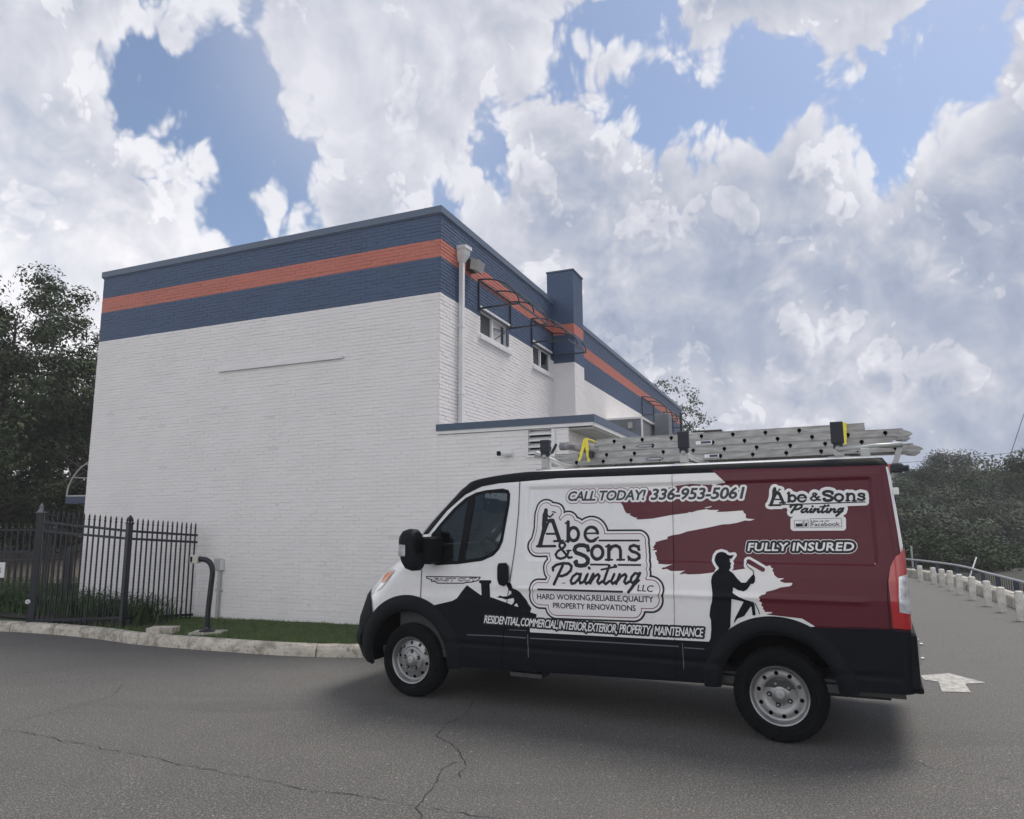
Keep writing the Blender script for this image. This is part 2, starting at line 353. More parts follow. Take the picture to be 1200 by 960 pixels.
# low wall: a run of cast blocks behind the bollards
wall_e = empty('low_wall', (0, 0, 0), kind=None, label='low pale concrete kerb wall curving behind the white bollards, blue railing on top', cat='wall')
wl = WALLC; wo_ = offset_curve(wl, .34); 
step = 3; rr_ = random.Random(3)
for i in range(0, len(wl)-step, step):
    mb = MB(); e = .012
    a0, a1, b0, b1 = wl[i], wl[i+step], wo_[i], wo_[i+step]
    d = (a1-a0); L = np.linalg.norm(d); d = d/L; h = .215+rr_.uniform(-.012, .012)
    q = [a0+d*e, a1-d*e, b1-d*e, b0+d*e]; s_ = .03; cen = sum(q)/4
    V = [(p[0], p[1], -.02) for p in q]+[(p[0], p[1], h-.03) for p in q]+[(p[0]+(cen[0]-p[0])*.08, p[1]+(cen[1]-p[1])*.05, h) for p in q]
    mb.add(V, [(0, 1, 5, 4), (1, 2, 6, 5), (2, 3, 7, 6), (3, 0, 4, 7), (4, 5, 9, 8), (5, 6, 10, 9), (6, 7, 11, 10), (7, 4, 8, 11), (8, 9, 10, 11)][::1])
    mb.build('wall_block', 'wall_top', wall_e)
# road sheet bounded by the wall on the right
road = [(-90, -40), (14, -40)]+[tuple(p) for p in offset_curve(wl, .02)[::-1][:]]+[(wl[0][0]-3, 60), (-90, 60)]
sheet('road', road, 0, 'asphalt', kind='structure')
KPX = [(0, 740), (100, 747.5), (160, 755.5), (250, 763), (340, 769), (420, 771)]
KP = [gr(x, y)[:2] for x, y in KPX]
kc = [KP[0]+(-14, 3.5), KP[0]+(-4, .9)]+KP+[np.array((-.2, 9.35)), np.array((1.6, 9.6)), np.array((2.9, 10.6)), np.array((4.6, 14)), np.array((10., 27)), np.array((15, 40.))]
KC = cr_curve(kc, 10)
kerb = empty('kerb', (0, 0, 0), kind='structure')
seg = np.linalg.norm(np.diff(KC, axis=0), axis=1); cum = np.concatenate([[0], np.cumsum(seg)])
def at_len(l): return np.array([np.interp(l, cum, KC[:, 0]), np.interp(l, cum, KC[:, 1])])
# one joint is visible at px 160
j0 = cum[np.argmin(np.linalg.norm(KC-KP[2], axis=1))]
joints = sorted([j0+3.05*k for k in range(-9, 14) if 0 < j0+3.05*k < cum[-1]-3.2])
rk = np.random.default_rng(5)
for ja in joints:
    nS = 26; V = []; F = []
    for i in range(nS+1):
        l = ja+.008+(3.05-.016)*i/nS; p = at_len(l); q = at_len(min(l+.05, cum[-1])); t = (q-p)/max(1e-6, np.linalg.norm(q-p)); nrm = np.array([-t[1], t[0]])
        j = lambda s: rk.normal(0, s)
        prof = [(0, -.02), (.004+j(.004), .055), (.010+j(.003), .098+j(.004)), (.028+j(.007), .137+j(.003)), (.055+j(.003), .147+j(.002)), (.15, .147+j(.001)), (.162, .12), (.162, -.02)]
        for a, z in prof: V.append((p[0]+nrm[0]*a, p[1]+nrm[1]*a, z))
    K = 8
    for i in range(nS):
        for k in range(K-1): F.append((i*K+k, (i+1)*K+k, (i+1)*K+k+1, i*K+k+1))
    F += [tuple(range(K)), tuple(nS*K+k for k in range(K-1, -1, -1))]
    mk('kerb_stone', V, F, 'concrete', kerb, smooth=False)
# lawn island behind the kerb, gently mounded
BA = .3961; BX, BY = -1.10411, 10.57172
cA, sA = math.cos(BA), math.sin(BA)
def bw(x, y):  # building-local to world
    return np.array([BX+x*cA+y*sA, BY-x*sA+y*cA])
isl_in = offset_curve(KC, .15)
def lawn_z(x, y):
    d = (x-BX)*sA+(y-BY)*cA  # distance behind the brick face
    return .142+.05*np.clip((x+6.5)/4.5, 0, 1)*np.clip(1+d/1.1, 0, 1) - .03*np.clip((-x-7)/3, 0, 1)
V = []; F = []; nI = len(isl_in); K = 10
for i, p in enumerate(isl_in):
    t = at_len(min(cum[i]+.1, cum[-1]))-KC[i]; t = t/max(1e-6, np.linalg.norm(t)); nr = np.array([-t[1], t[0]])
    for k in range(K):
        q = p+np.array([nr[0], nr[1]])*(k**1.5)*.28*(1 if p[0] > -2 else 1); V.append((q[0], q[1], float(lawn_z(q[0], q[1]))+(.004*math.sin(q[0]*9+q[1]*7)) - (.012 if k == 0 else 0)))
F = [(i*K+k, (i+1)*K+k, (i+1)*K+k+1, i*K+k+1) for i in range(nI-1) for k in range(K-1)]
mk('lawn', V, F, 'grass', smooth=True, kind='structure')
sheet('planting_bed', [tuple(gr(x, y, .15)[:2]) for x, y in ((-60, 716), (0, 723), (60, 728), (110, 732), (150, 736), (180, 736), (205, 726), (120, 700), (60, 695), (-60, 690))], .158, 'mulch', kind='structure')
# grass blades on the visible island
n = 30000; X = rng.uniform(-6.6, -1.2, n); Y = rng.uniform(9.3, 13.4, n)
dK = np.full(n, 9.); sgn = np.ones(n)
for i in range(0, len(KC)-1):
    a, b = KC[i], KC[i+1]; ab = b-a; tt = np.clip(((X-a[0])*ab[0]+(Y-a[1])*ab[1])/(ab@ab), 0, 1)
    dx = X-a[0]-tt*ab[0]; dy = Y-a[1]-tt*ab[1]; d = np.hypot(dx, dy); m_ = d < dK; dK[m_] = d[m_]; sgn[m_] = np.sign(-dx[m_]*ab[1]+dy[m_]*ab[0])
dB = (X-BX)*sA+(Y-BY)*cA
ok = (sgn > 0) & (dK > .165) & (dB < -.01); X, Y = X[ok], Y[ok]; n = len(X)
Z = lawn_z(X, Y); h = rng.uniform(.02, .055, n)*(1+.7*(dK[ok] < .22)); a = rng.uniform(0, 6.28, n); w = .004; lean = rng.normal(0, .015, (n, 2))
V = np.zeros((n, 3, 3)); V[:, 0] = np.stack([X-w*np.cos(a), Y-w*np.sin(a), Z-.004], 1); V[:, 1] = np.stack([X+w*np.cos(a), Y+w*np.sin(a), Z-.004], 1); V[:, 2] = np.stack([X+lean[:, 0], Y+lean[:, 1], Z+h], 1)
mk('grass_blades', V.reshape(-1, 3), np.arange(3*n).reshape(-1, 3), 'blade', label='short green grass between the kerb and the white brick wall', cat='grass', kind='stuff')
# cracks, drawn as thin fractured ribbons
def crack(pts, w, name='road_crack', jit=.02, seed=1):
    r = random.Random(seed); P = [gr(x, y)[:2] for x, y in pts]; D = []
    for i in range(len(P)-1):
        L = np.linalg.norm(P[i+1]-P[i]); n_ = max(2, int(L/.05))
        for k in range(n_): D.append(P[i]+(P[i+1]-P[i])*k/n_+np.array([r.gauss(0, jit), r.gauss(0, jit)]))
    D.append(P[-1]); V = []; F = []
    for i, p in enumerate(D):
        t = D[min(i+1, len(D)-1)]-D[max(i-1, 0)]; t = t/np.linalg.norm(t); nrm = np.array([-t[1], t[0]])*w*.40*r.choice([.25, .5, .8, 1., 1.3])*(.25 if i in (0, len(D)-1) else 1)
        V += [(*(p+nrm), .004), (*(p-nrm), .004)]
    F = [(2*i, 2*i+1, 2*i+3, 2*i+2) for i in range(len(D)-1)]
    mk(name, V, F, 'crack', kind='structure')
crack([(556, 822), (545, 838), (524, 849), (510, 862), (520, 868), (533, 875), (546, 892), (540, 910), (536, 914)], .008, seed=1, jit=.008)
crack([(535, 892), (520, 900), (512, 915), (505, 928), (492, 943), (493, 965)], .009, seed=2, jit=.008)
crack([(0, 856), (40, 860), (90, 871), (160, 884), (230, 900), (290, 911), (370, 927), (430, 934), (485, 945), (540, 953), (610, 965)], .008, seed=3, jit=.012)
crack([(-10, 851), (50, 838), (95, 826), (130, 817), (145, 802)], .007, seed=4, jit=.012)
crack([(0, 792), (50, 787), (100, 778), (120, 774)], .008, seed=5, jit=.012)
crack([(1060, 890), (1100, 902), (1150, 910), (1200, 914)], .007, seed=6, jit=.012)
crack([(505, 833), (530, 828), (545, 824)], .004, seed=9, jit=.01)
# arrow on the road
ar = [(1079, 792), (1112, 789.5), (1155, 800.5), (1131, 802), (1138, 812), (1104, 811), (1100, 799.5), (1083, 797)]
sheet('road_arrow', [tuple(gr(x, y)[:2]) for x, y in ar][::-1], .005, 'paint_white', kind='structure')
# far pale kerb, bank and upper lawn seen through the fence
bk = [on_plane(x, 684, 20.)[:2] for x in (-160, -60, 40, 110, 170)]
mb = MB(); mb.box((-40, 19.9, -.02), (-8.6, 20.15, .15)); mb.build('far_kerb', 'concrete', kind='structure')
V = []; nx, ny = 30, 8
for j in range(ny):
    for i in range(nx):
        x = -45+i*1.3; y = 20.16+j*.85; z = .10+.66*(j/(ny-1))**.8+.05*math.sin(x*1.7+j)+.03*math.sin(x*4+j*2); V.append((x, y, z))
F = [(j*nx+i, j*nx+i+1, (j+1)*nx+i+1, (j+1)*nx+i) for j in range(ny-1) for i in range(nx-1)]
mk('bank', V, F, 'bank', smooth=True, kind='structure')
sheet('upper_lawn', [(-60, 26), (-6, 26), (-6, 70), (-60, 70)], .80, 'grass', kind='structure')
# strap-leaved planting along the fence
def straps(cx, cy, n_, h, V, F, z0=.15, r0=.14):
    for _ in range(n_):
        a = rng.uniform(0, 6.283); L = h*rng.uniform(.6, 1.25); w = rng.uniform(.008, .015); b = rng.uniform(.35, 1.0); px_, py_ = cx+rng.normal(0, r0), cy+rng.normal(0, r0)
        base = len(V); S = 5
        for k in range(S+1):
            t = k/S; out = b*L*t*t*.9; z = z0+L*(t-.42*b*t*t*t)
            ww = w*(1-t)**.6 if k < S else .001
            V.append((px_+out*math.cos(a)-ww*math.sin(a), py_+out*math.sin(a)+ww*math.cos(a), z)); V.append((px_+out*math.cos(a)+ww*math.sin(a), py_+out*math.sin(a)-ww*math.cos(a), z+.004))
        F += [(base+2*k, base+2*k+1, base+2*k+3, base+2*k+2) for k in range(S)]
V = []; F = []
for i in range(64):
    px = rng.uniform(-40, 178); py = rng.uniform(698, 718+max(0, px)*.09)
    p = gr(px, py, .15); straps(p[0], p[1], 50, .55 if px < 120 else .48, V, F)
for px, py in ((182, 724), (188, 722)): p = gr(px, py, .15); straps(p[0], p[1], 14, .45, V, F)
mk('strappy_planting', V, F, 'strap_leaf', label='arching strap-leaved green plants massed along the black iron fence', cat='plants', kind='stuff')

# ---------------------------------------------------------------- trees
def tree(name, x, y, h, rad, label, group=None, leaf=.11, nl=26000, z0=0., mat_='leaf_a', seed=1, crown_lo=.28, clump=.55, cat='tree', sq=1.0, top=.9, trunk_r=None, ncl=None):
    r = np.random.default_rng(seed); e = empty(name, (x, y, z0), label=label, cat=cat, group=group)
    tr = MB(); tips = []
    R0 = trunk_r or h*.022
    n_ = 7; pts = []; cx, cy = 0., 0.
    for k in range(n_+1):
        pts.append((cx, cy, h*.82*k/n_-.15*(k == 0))); cx += r.normal(0, h*.008); cy += r.normal(0, h*.008)
    tr.tube(pts, [R0*(1-.82*k/n_) for k in range(n_+1)], 8)
    nb = 18
    for b in range(nb):
        t = crown_lo*.7+(1-crown_lo*.7)*(b+.5)/nb; k = min(n_-1, int(t*n_)); f = t*n_-k
        p0 = np.array(pts[k])*(1-f)+np.array(pts[k+1])*f; a = b*2.4+r.uniform(-.4, .4)
        L = rad*r.uniform(.65, 1.05)*math.sin(math.pi*min(1, .25+.75*t)) + rad*.15; up = r.uniform(.15, .75)
        q1 = p0+np.array([math.cos(a)*L*.5, math.sin(a)*L*.5, L*.5*up]); q2 = p0+np.array([math.cos(a+.2)*L, math.sin(a+.2)*L, L*up*.9])
        br = R0*(1-t)*.5+R0*.06; tr.tube([p0, q1, q2], [br, br*.6, br*.2], 5); tips += [q1, q2]
        for _ in range(4):
            d = r.normal(0, 1, 3); d /= np.linalg.norm(d); s = q1+(q2-q1)*r.uniform(0, 1); tq = s+d*L*.35; tr.tube([s, tq], [br*.35, br*.1], 4, cap=False); tips.append(tq)
    tr.build('trunk', 'bark', e, smooth=True)
    tips = np.array(tips); ex = []
    for _ in range(int(len(tips)*1.3)):
        a, u = r.uniform(0, 6.283), r.uniform(-1, 1); rr = r.uniform(.55, 1.0)**.5
        zc = h*(crown_lo+(top+.1-crown_lo)/2); hz = h*(1-crown_lo)/2
        ex.append((rr*rad*math.cos(a)*math.sqrt(1-u*u)*r.uniform(.8, 1.08), rr*rad*math.sin(a)*math.sqrt(1-u*u), zc+u*hz*rr))
    C = np.concatenate([tips, np.array(ex)])
    if ncl: C = C[r.permutation(len(C))[:ncl]]
    wts = r.uniform(.3, 1, len(C)); wts /= wts.sum()
    ci = r.choice(len(C), nl, p=wts); rad_c = clump*r.uniform(.6, 1.3, len(C))[ci]
    d = r.normal(0, 1, (nl, 3)); d /= np.linalg.norm(d, axis=1)[:, None]; P = C[ci]+d*(rad_c*r.uniform(0, 1, nl)**.45)[:, None]*np.array([1, 1, .7])
    P[:, 2] = np.maximum(P[:, 2], h*crown_lo*.5*r.uniform(.7, 1, nl))
    Nn = d*1.0+np.array([0, 0, .45])+r.normal(0, .45, (nl, 3)); Nn /= np.linalg.norm(Nn, axis=1)[:, None]
    A = np.cross(Nn, r.normal(0, 1, (nl, 3))); A /= np.linalg.norm(A, axis=1)[:, None]; B = np.cross(Nn, A); B /= np.linalg.norm(B, axis=1)[:, None]
    s = leaf*r.uniform(.6, 1.3, nl)[:, None]
    Vv = np.stack([P-A*s*.5, P+B*s*.28, P+A*s*.5, P-B*s*.28], 1).reshape(-1, 3)
    mk('crown', Vv, np.arange(4*nl).reshape(-1, 4), mat_, e)
    return e
def tree_px(name, px, ytop, depth, rad, label, z0=0., **k):
    p = on_plane(px, ytop, depth); return tree(name, p[0], p[1], (p[2]-z0), rad, label, z0=z0, **k)
gl_ = 'broadleaf trees behind the fence at the left'
tree_px('oak_tree', 16, 325, 22, 3.6, 'tall dark broadleaf tree at the left edge, its crown the highest of the left trees', group=gl_, leaf=.115, nl=62000, seed=11, crown_lo=.30, clump=.66, ncl=230, top=.97)
tree_px('oak_tree', 96, 425, 25, 2.6, 'lower dark tree crown touching the left edge of the white building', group=gl_, leaf=.12, nl=32000, seed=12, crown_lo=.2, clump=.62, ncl=110)
tree_px('oak_tree', -60, 380, 21, 3.6, 'wide dark tree mostly cut off by the left edge of the picture', group=gl_, leaf=.12, nl=34000, seed=13, crown_lo=.2, clump=.7, ncl=110)
tree_px('oak_tree', 60, 470, 31, 4.6, 'broad dense dark tree filling the gap low behind the tall left tree', group=gl_, leaf=.2, nl=22000, seed=14, crown_lo=.08, clump=1.0, ncl=90)
for i, (px, yt, dp, rd, lb) in enumerate([(12, 556, 27, 1.7, 'rounded dark shrub on the bank at the far left'), (75, 565, 28, 1.9, 'rounded dark shrub on the bank behind the gate post'), (-50, 560, 27, 2.0, 'rounded dark shrub cut off by the left edge')]):
    tree_px('shrub', px, yt, dp, rd, lb, z0=.75, cat='shrub', group='shrubs on the bank', leaf=.16, nl=9000, seed=20+i, crown_lo=.02, clump=.55, mat_='leaf_b', ncl=40)
# ---------------------------------------------------------------- brick building
BL, BLEN = 7.51, 22.3
bld = empty('brick_building', (BX, BY, 0), -BA, label='two-storey white painted brick building with navy and coral bands under the roofline', cat='building')
CH = .058
def course_band(z):
    return 0 if z < 5.19 else (1 if z < 5.77 else (2 if z < 6.06 else 1))
def bricks(face, a0, a1, z0, z1, holes=(), proud=.0045, seed=1, bl_=.205, vg=.001, band=course_band, orient='front', at=0.):
    r = np.random.default_rng(seed); V = []; F = []; M_ = []; k = int(round(z0/CH)); 
    while k*CH < z1-.01:
        zb = k*CH; zt = min(zb+CH-.009, z1); zb = max(zb, z0); a = a0-(bl_/2 if k % 2 else 0)
        while a < a1-.005:
            s, e_ = max(a+vg, a0), min(a+bl_-vg, a1)
            a += bl_
            if e_-s < .02: continue
            cutp = [(s, e_)]
            for h in holes:
                if zt > h[2] and zb < h[3]:
                    nc = []
                    for (p, q) in cutp:
                        if q <= h[0] or p >= h[1]: nc.append((p, q))
                        else:
                            if p < h[0]-.01: nc.append((p, h[0]))
                            if q > h[1]+.01: nc.append((h[1], q))
                    cutp = nc
            for (p, q) in cutp:
                d = proud+r.normal(0, .0016); t1, t2 = r.normal(0, .0008, 2); dz = r.normal(0, .0008); c = .002
                b = len(V)
                pts = [(p, zb+dz, 0), (q, zb+dz, 0), (q, zt+dz, 0), (p, zt+dz, 0), (p+c, zb+dz+c, d+t1), (q-c, zb+dz+c, d+t2), (q-c, zt+dz-c, d+t2), (p+c, zt+dz-c, d+t1)]
                if face == 'front': V += [(u, at-w, z) for u, z, w in pts]
                elif face == 'right': V += [(at+w, u, z) for u, z, w in pts]
                F += [(b+4, b+5, b+6, b+7), (b, b+1, b+5, b+4), (b+1, b+2, b+6, b+5), (b+2, b+3, b+7, b+6), (b+3, b, b+4, b+7)]; M_ += [band(zb+.02)]*5
        k += 1
    return V, F, M_
BM = ['white_brick', 'navy_brick', 'red_brick']
WINS = [(1.45, 2.68, 4.90, 5.36), (3.98, 5.07, 4.88, 5.35)]
WX = 2.04   # lower wing wall end, canopy to 2.43
VENT = (1.45, 1.80, 2.62, 2.98)
# wall cores with real openings
def core_face(face, a0, a1, z0, z1, holes, at, bands):
    As = sorted({a0, a1}|{h[0] for h in holes}|{h[1] for h in holes}); Zs = sorted({z0, z1}|{h[2] for h in holes}|{h[3] for h in holes}|{b for b in bands if z0 < b < z1})
    mb = MB()
    for i in range(len(As)-1):
        for j in range(len(Zs)-1):
            ca, cz = (As[i]+As[i+1])/2, (Zs[j]+Zs[j+1])/2
            if any(h[0] < ca < h[1] and h[2] < cz < h[3] for h in holes): continue
            q = [(As[i], Zs[j]), (As[i+1], Zs[j]), (As[i+1], Zs[j+1]), (As[i], Zs[j+1])]
            mb.add([(u, at, z) if face == 'front' else (at, u, z) for u, z in q], [(0, 1, 2, 3)], 0 if cz < 5.19 else (1 if cz < 5.77 else (2 if cz < 6.06 else 1)))
    dp = .11
    for h in holes:
        q = [(h[0], h[2]), (h[1], h[2]), (h[1], h[3]), (h[0], h[3])]
        o = [(u, at, z) if face == 'front' else (at, u, z) for u, z in q]; n_ = [(u, at+dp, z) if face == 'front' else (at-dp, u, z) for u, z in q]
        mb.add(o+n_, [(0, 4, 5, 1), (1, 5, 6, 2), (2, 6, 7, 3), (3, 7, 4, 0)], 0)
    return mb
BANDS = (5.19, 5.77, 6.06)
mb = core_face('front', -BL, 0, -.1, 6.50, [], 0, BANDS); mb.build('front_wall', ['mortar_white', 'navy_brick', 'red_brick'], bld)
mb = core_face('right', 0, BLEN, -.1, 6.50, WINS, 0, BANDS); mb.build('side_wall', ['mortar_white', 'navy_brick', 'red_brick'], bld)
mb = MB(); mb.box((-BL, .13, -.1), (-.13, BLEN, 6.44)); mb.build('roof', 'grey_wall', bld)
V, F, M_ = bricks('front', -BL, 0, .06, 6.50, seed=1); 
o = mk('brickwork', V, F, BM, bld, M_, kind='stuff')
V, F, M_ = bricks('right', 0, BLEN, 2.95, 6.50, holes=WINS+[(5.27, 5.97, 0, 6.6)], seed=2, proud=.010, vg=.0025)
mk('brickwork', V, F, BM, bld, M_, kind='stuff')
mb = MB(); mb.add([(-BL, 0, -.1), (-BL, BLEN, -.1), (-BL, BLEN, 6.5), (-BL, 0, 6.5)], [(0, 3, 2, 1)]); mb.add([(-BL, BLEN, -.1), (0, BLEN, -.1), (0, BLEN, 6.5), (-BL, BLEN, 6.5)], [(0, 3, 2, 1)]); mb.build('rear_wall', 'white_brick', bld)
# coping
mb = MB(); cz0, cz1, ov = 6.505, 6.62, .035
mb.box((-BL-ov, -ov, cz0), (ov, .25, cz1)); mb.box((-.25, .25, cz0), (ov, BLEN+ov, cz1)); mb.box((-BL-ov, .25, cz0), (-BL+.25, BLEN+ov, cz1))
mb.box((-BL-.018, -.020, cz0-.02), (.020, .2, cz0)); mb.box((-.2, .2, cz0-.02), (.020, BLEN, cz0))
mb.build('coping', 'navy_trim', bld)
# chimney
CX0, CX1, CY0, CY1, CZ = -.13, .49, 5.27, 5.97, 7.29
chim = MB(); chim.box((CX0, CY0, 2.9), (CX1-.004, CY1, 5.15), 0); chim.box((CX0, CY0, 5.15), (CX1-.004, CY1, 5.78), 1); chim.box((CX0, CY0, 5.78), (CX1-.004, CY1, 6.03), 2); chim.box((CX0, CY0, 6.03), (CX1-.004, CY1, CZ-.03), 1)
co = chim.build('chimney', ['white_brick', 'navy_brick', 'red_brick'], bld)
cband = lambda z: 0 if z < 5.15 else (1 if z < 5.78 else (2 if z < 6.03 else 1))
V1, F1, M1 = bricks('front', CX0, CX1, 2.95, CZ-.04, seed=3, at=CY0, band=cband); b = len(V1)
V2, F2, M2 = bricks('right', CY0, CY1, 2.95, CZ-.04, seed=4, at=CX1-.004, band=cband)
mk('brickwork', V1+V2, F1+[tuple(i+b for i in f) for f in F2], BM, co, M1+M2, kind='stuff')
mb = MB(); mb.box((CX0-.015, CY0-.02, CZ-.03), (CX1+.02, CY1+.02, CZ)); mb.build('chimney_cap', 'navy', co)
# lower wing: brick face flush with the front wall, oversailing flat roof with navy fascia
WH = VENT
mb = core_face('front', .0, WX, -.1, 2.99, [WH], 0, ()); mb.add([(WX, 0, -.1), (WX, 9, -.1), (WX, 9, 2.99), (WX, 0, 2.99)], [(0, 1, 2, 3)]); mb.build('wing_wall', ['mortar_white'], bld)
V, F, M_ = bricks('front', 0.006, WX, .06, 2.985, holes=[WH], seed=5); V2, F2, M2 = bricks('right', 0, 9, .06, 2.985, seed=6, at=WX); b = len(V)
mk('brickwork', V+V2, F+[tuple(i+b for i in f) for f in F2], BM, bld, [0]*(len(F)+len(F2)), kind='stuff')
mb = MB(); mb.box((WX+.003, .02, 2.955), (2.40, 9.2, 2.985)); mb.build('soffit', 'soffit', bld)
mb = MB(); mb.box((-.02, -.045, 3.045), (2.43, -.02, 3.145), 0); mb.box((2.405, -.02, 3.045), (2.43, 9.2, 3.145), 0); mb.box((-.01, -.03, 2.995), (2.405, -.003, 3.045), 1); mb.box((2.385, -.003, 2.985), (2.418, 9.2, 3.045), 1); mb.box((0.013, 0, 3.05), (2.405, 9.2, 3.12), 2)
mb.build('wing_fascia', ['navy', 'white_trim', 'grey_wall'], bld)
# louvred vent
mb = MB(); f_ = .03
mb.box((WH[0]-f_, -.03, WH[2]-f_), (WH[0], .02, WH[3])); mb.box((WH[1], -.03, WH[2]-f_), (WH[1]+f_+.02, .02, WH[3])); mb.box((WH[0], -.03, WH[2]-f_), (WH[1], .02, WH[2]))
vo = mb.build('louvre_vent', 'white_trim', bld)
for k in range(4):
    z = WH[2]+.02+k*.088; mb = MB(); mb.add([(WH[0], -.02, z), (WH[1], -.02, z), (WH[1], .06, z+.055), (WH[0], .06, z+.055), (WH[0], -.02, z+.014), (WH[1], -.02, z+.014), (WH[1], .06, z+.069), (WH[0], .06, z+.069)], [(0, 1, 5, 4), (4, 5, 6, 7), (0, 3, 2, 1)]); mb.build('louvre', 'white_trim', vo)
mb = MB(); mb.box((WH[0], .08, WH[2]), (WH[1], .10, WH[3])); mb.build('vent_back', 'screen', vo)
# windows on the side wall
for wi, (a0, a1, z0, z1) in enumerate(WINS):
    f = MB(); t = .045; x0, x1 = -.075, -.02
    f.box((x0, a0, z0), (x1, a1, z0+t)); f.box((x0, a0, z1-t), (x1, a1, z1)); f.box((x0, a0, z0+t), (x1, a0+t, z1-t)); f.box((x0, a1-t, z0+t), (x1, a1, z1-t))
    mid = a0+(a1-a0)*.44; f.box((x0, mid-.022, z0+t), (x1+.012, mid+.022, z1-t))
    wobj = f.build('window', 'white_trim', bld)
    s = MB(); s.box((-.05, a0-.05, z0-.10), (.055, a1+.09, z0-.003), bev=.008); s.build('sill', 'white_trim', wobj)
    s = MB(); s.box((-.02, a0-.03, z1+.002), (.028, a1+.05, z1+.04)); s.build('lintel_trim', 'white_trim', wobj)
    g_ = MB(); g_.box((-.06, a0+t, z0+t), (-.052, mid-.022, z1-t)); g_.build('insect_screen', 'screen', wobj)
    if wi == 0:
        g_ = MB(); g_.box((-.105, mid+.0, z0+.01), (-.085, a1-.14, z1-.01), 0); g_.box((-.105, a1-.14, z0+.01), (-.085, a1, z1-.01), 1); g_.build('blind', ['white_trim', 'navy'], wobj)
        g_ = MB(); g_.beam((.0, mid+.03, z0+.24), (.012, a1-.15, z0+.31), .014, .014); g_.beam((.0, mid+.10, z0+.06), (.012, a1-.15, z0+.29), .014, .014); g_.beam((.0, mid+.03, z0+.21), (.012, a1-.17, z0+.28), .010, .010); g_.build('window_stay', 'dark_frame', wobj)
        g_ = MB(); g_.box((.002, a1-.06, z0+.06), (.016, a1+.02, z1-.05)); g_.build('shutter_board', 'navy', wobj)
    else:
        g_ = MB(); g_.box((-.055, mid+.022, z0+t), (-.049, a1-t, z1-t)); g_.build('pane', 'pane', wobj)
        g_ = MB(); g_.box((-.105, mid, z0+.01), (-.09, a1, z1-.01)); g_.build('blind', 'grey_wall', wobj)
# bare awning frames over the upstairs windows
def awning(y0, y1, zt, zb, out, hoops, label, thin=.014, diag=False):
    e = empty('awning_frame', (0, 0, 0)); e.parent = bld
    e.name = 'awning_frame'
    for y in (y0, y1): MB().beam((.02, y, zb), (.02, y, zt), .036, .036).build('upright', 'dark_frame', e)
    HB = [((.02, zt), .032), ((.02, zb), .022), ((out, zb), .026)]+[((.02+(out-.02)*math.sin(q*math.pi/2), zb+(zt-zb)*math.cos(q*math.pi/2)), thin) for q in (.38, .68)]
    for (hx, hz), hw in HB: MB().beam((hx, y0, hz), (hx, y1, hz), hw, hw).build('crossbar', 'dark_frame', e)
    for k in range(hoops):
        y = y0+(y1-y0)*k/(hoops-1); h_ = MB(); pts = [(.02+(out-.02)*math.sin(a), y, zb+(zt-zb)*math.cos(a)) for a in np.linspace(0, math.pi/2, 12)]
        h_.tube(pts, thin, 6)
        if k in (0, hoops-1): h_.beam((-.03, y, zb), (out, y, zb), .030, .028)
        h_.build('hoop', 'dark_frame', e)
    return e
awning(1.37, 2.77, 5.85, 5.33, .765, 3, '')
awning(3.89, 5.16, 5.82, 5.31, .79, 3, '')
awning(14.15, 16.1, 5.83, 5.2, .85, 3, '', thin=.018); awning(17.95, 19.9, 5.84, 5.2, .85, 3, '', thin=.018)
# rain head, downpipe, floodlight
DY = .625
mb = MB(); hw = .105
prof = [(.0, 5.90, .045), (.0, 6.02, .080), (.0, 6.10, .085), (.0, 6.105, .10), (.0, 6.16, .10)]
V = []; 
for _, z, w in prof: V += [(.013, DY-w, z), (.03+w*1.5, DY-w, z), (.03+w*1.7, DY+w, z), (.013, DY+w, z)]
F = [(3, 2, 1, 0), (16, 17, 18, 19)]+[(k*4+j, k*4+(j+1) % 4, k*4+4+(j+1) % 4, k*4+4+j) for k in range(4) for j in range(4)]
mk('rain_head', V, F, 'white_trim', bld)
mb = MB(); mb.box((.03, DY-.037, 3.0), (.10, DY+.037, 5.90), bev=.006); 
for z in (3.7, 4.8): mb.box((.012, DY-.05, z), (.106, DY+.05, z+.03))
mb.build('downpipe', 'white_trim', bld)
mb = MB(); mb.box((.012, .90, 5.86), (.10, 1.10, 6.06), bev=.01); fo = mb.build('floodlight', 'dark_steel', bld)
mb = MB(); mb.add([(.10, 0.89, 6.07), (.26, 0.89, 6.00), (.20, 0.89, 5.84), (.08, 0.89, 5.88), (.10, 1.12, 6.07), (.26, 1.12, 6.00), (.20, 1.12, 5.84), (.08, 1.12, 5.88)], [(0, 1, 2, 3), (7, 6, 5, 4), (0, 4, 5, 1), (1, 5, 6, 2), (2, 6, 7, 3), (3, 7, 4, 0)]); mb.build('lamp_head', 'box_grey', fo)
# grey roof-top annex and its clutter behind the wing
mb = MB(); mb.box((0.014, 9.6, 3.1), (.96, 14.0, 4.44), 0); mb.box((0.014, 9.58, 4.44), (.99, 14.02, 4.49), 1); mb.box((.962, 9.58, 3.1), (1.0, 9.64, 4.44), 1); mb.build('annex', ['grey_wall', 'white_trim'], bld)
mb = MB(); mb.box((.62, 9.50, 4.18), (.74, 9.595, 4.34)); mb.build('wall_box', 'box_grey', bld)
for a_, b_, m_, n_ in (((1.05, 11.0, 3.1), (1.45, 11.5, 4.75), 'grey_wall', 'vent_stack'), ((1.6, 12.0, 3.1), (1.66, 12.1, 4.9), 'dark_steel', 'vent_pipe'), ((1.02, 15, 3.1), (1.9, 16.5, 4.62), 'white_trim', 'rooftop_unit'), ((1.2, 17.5, 3.1), (2.2, 19.5, 5.0), 'dark_steel', 'rooftop_unit')):
    MB().box(a_, b_, bev=.02).build(n_, m_, bld)
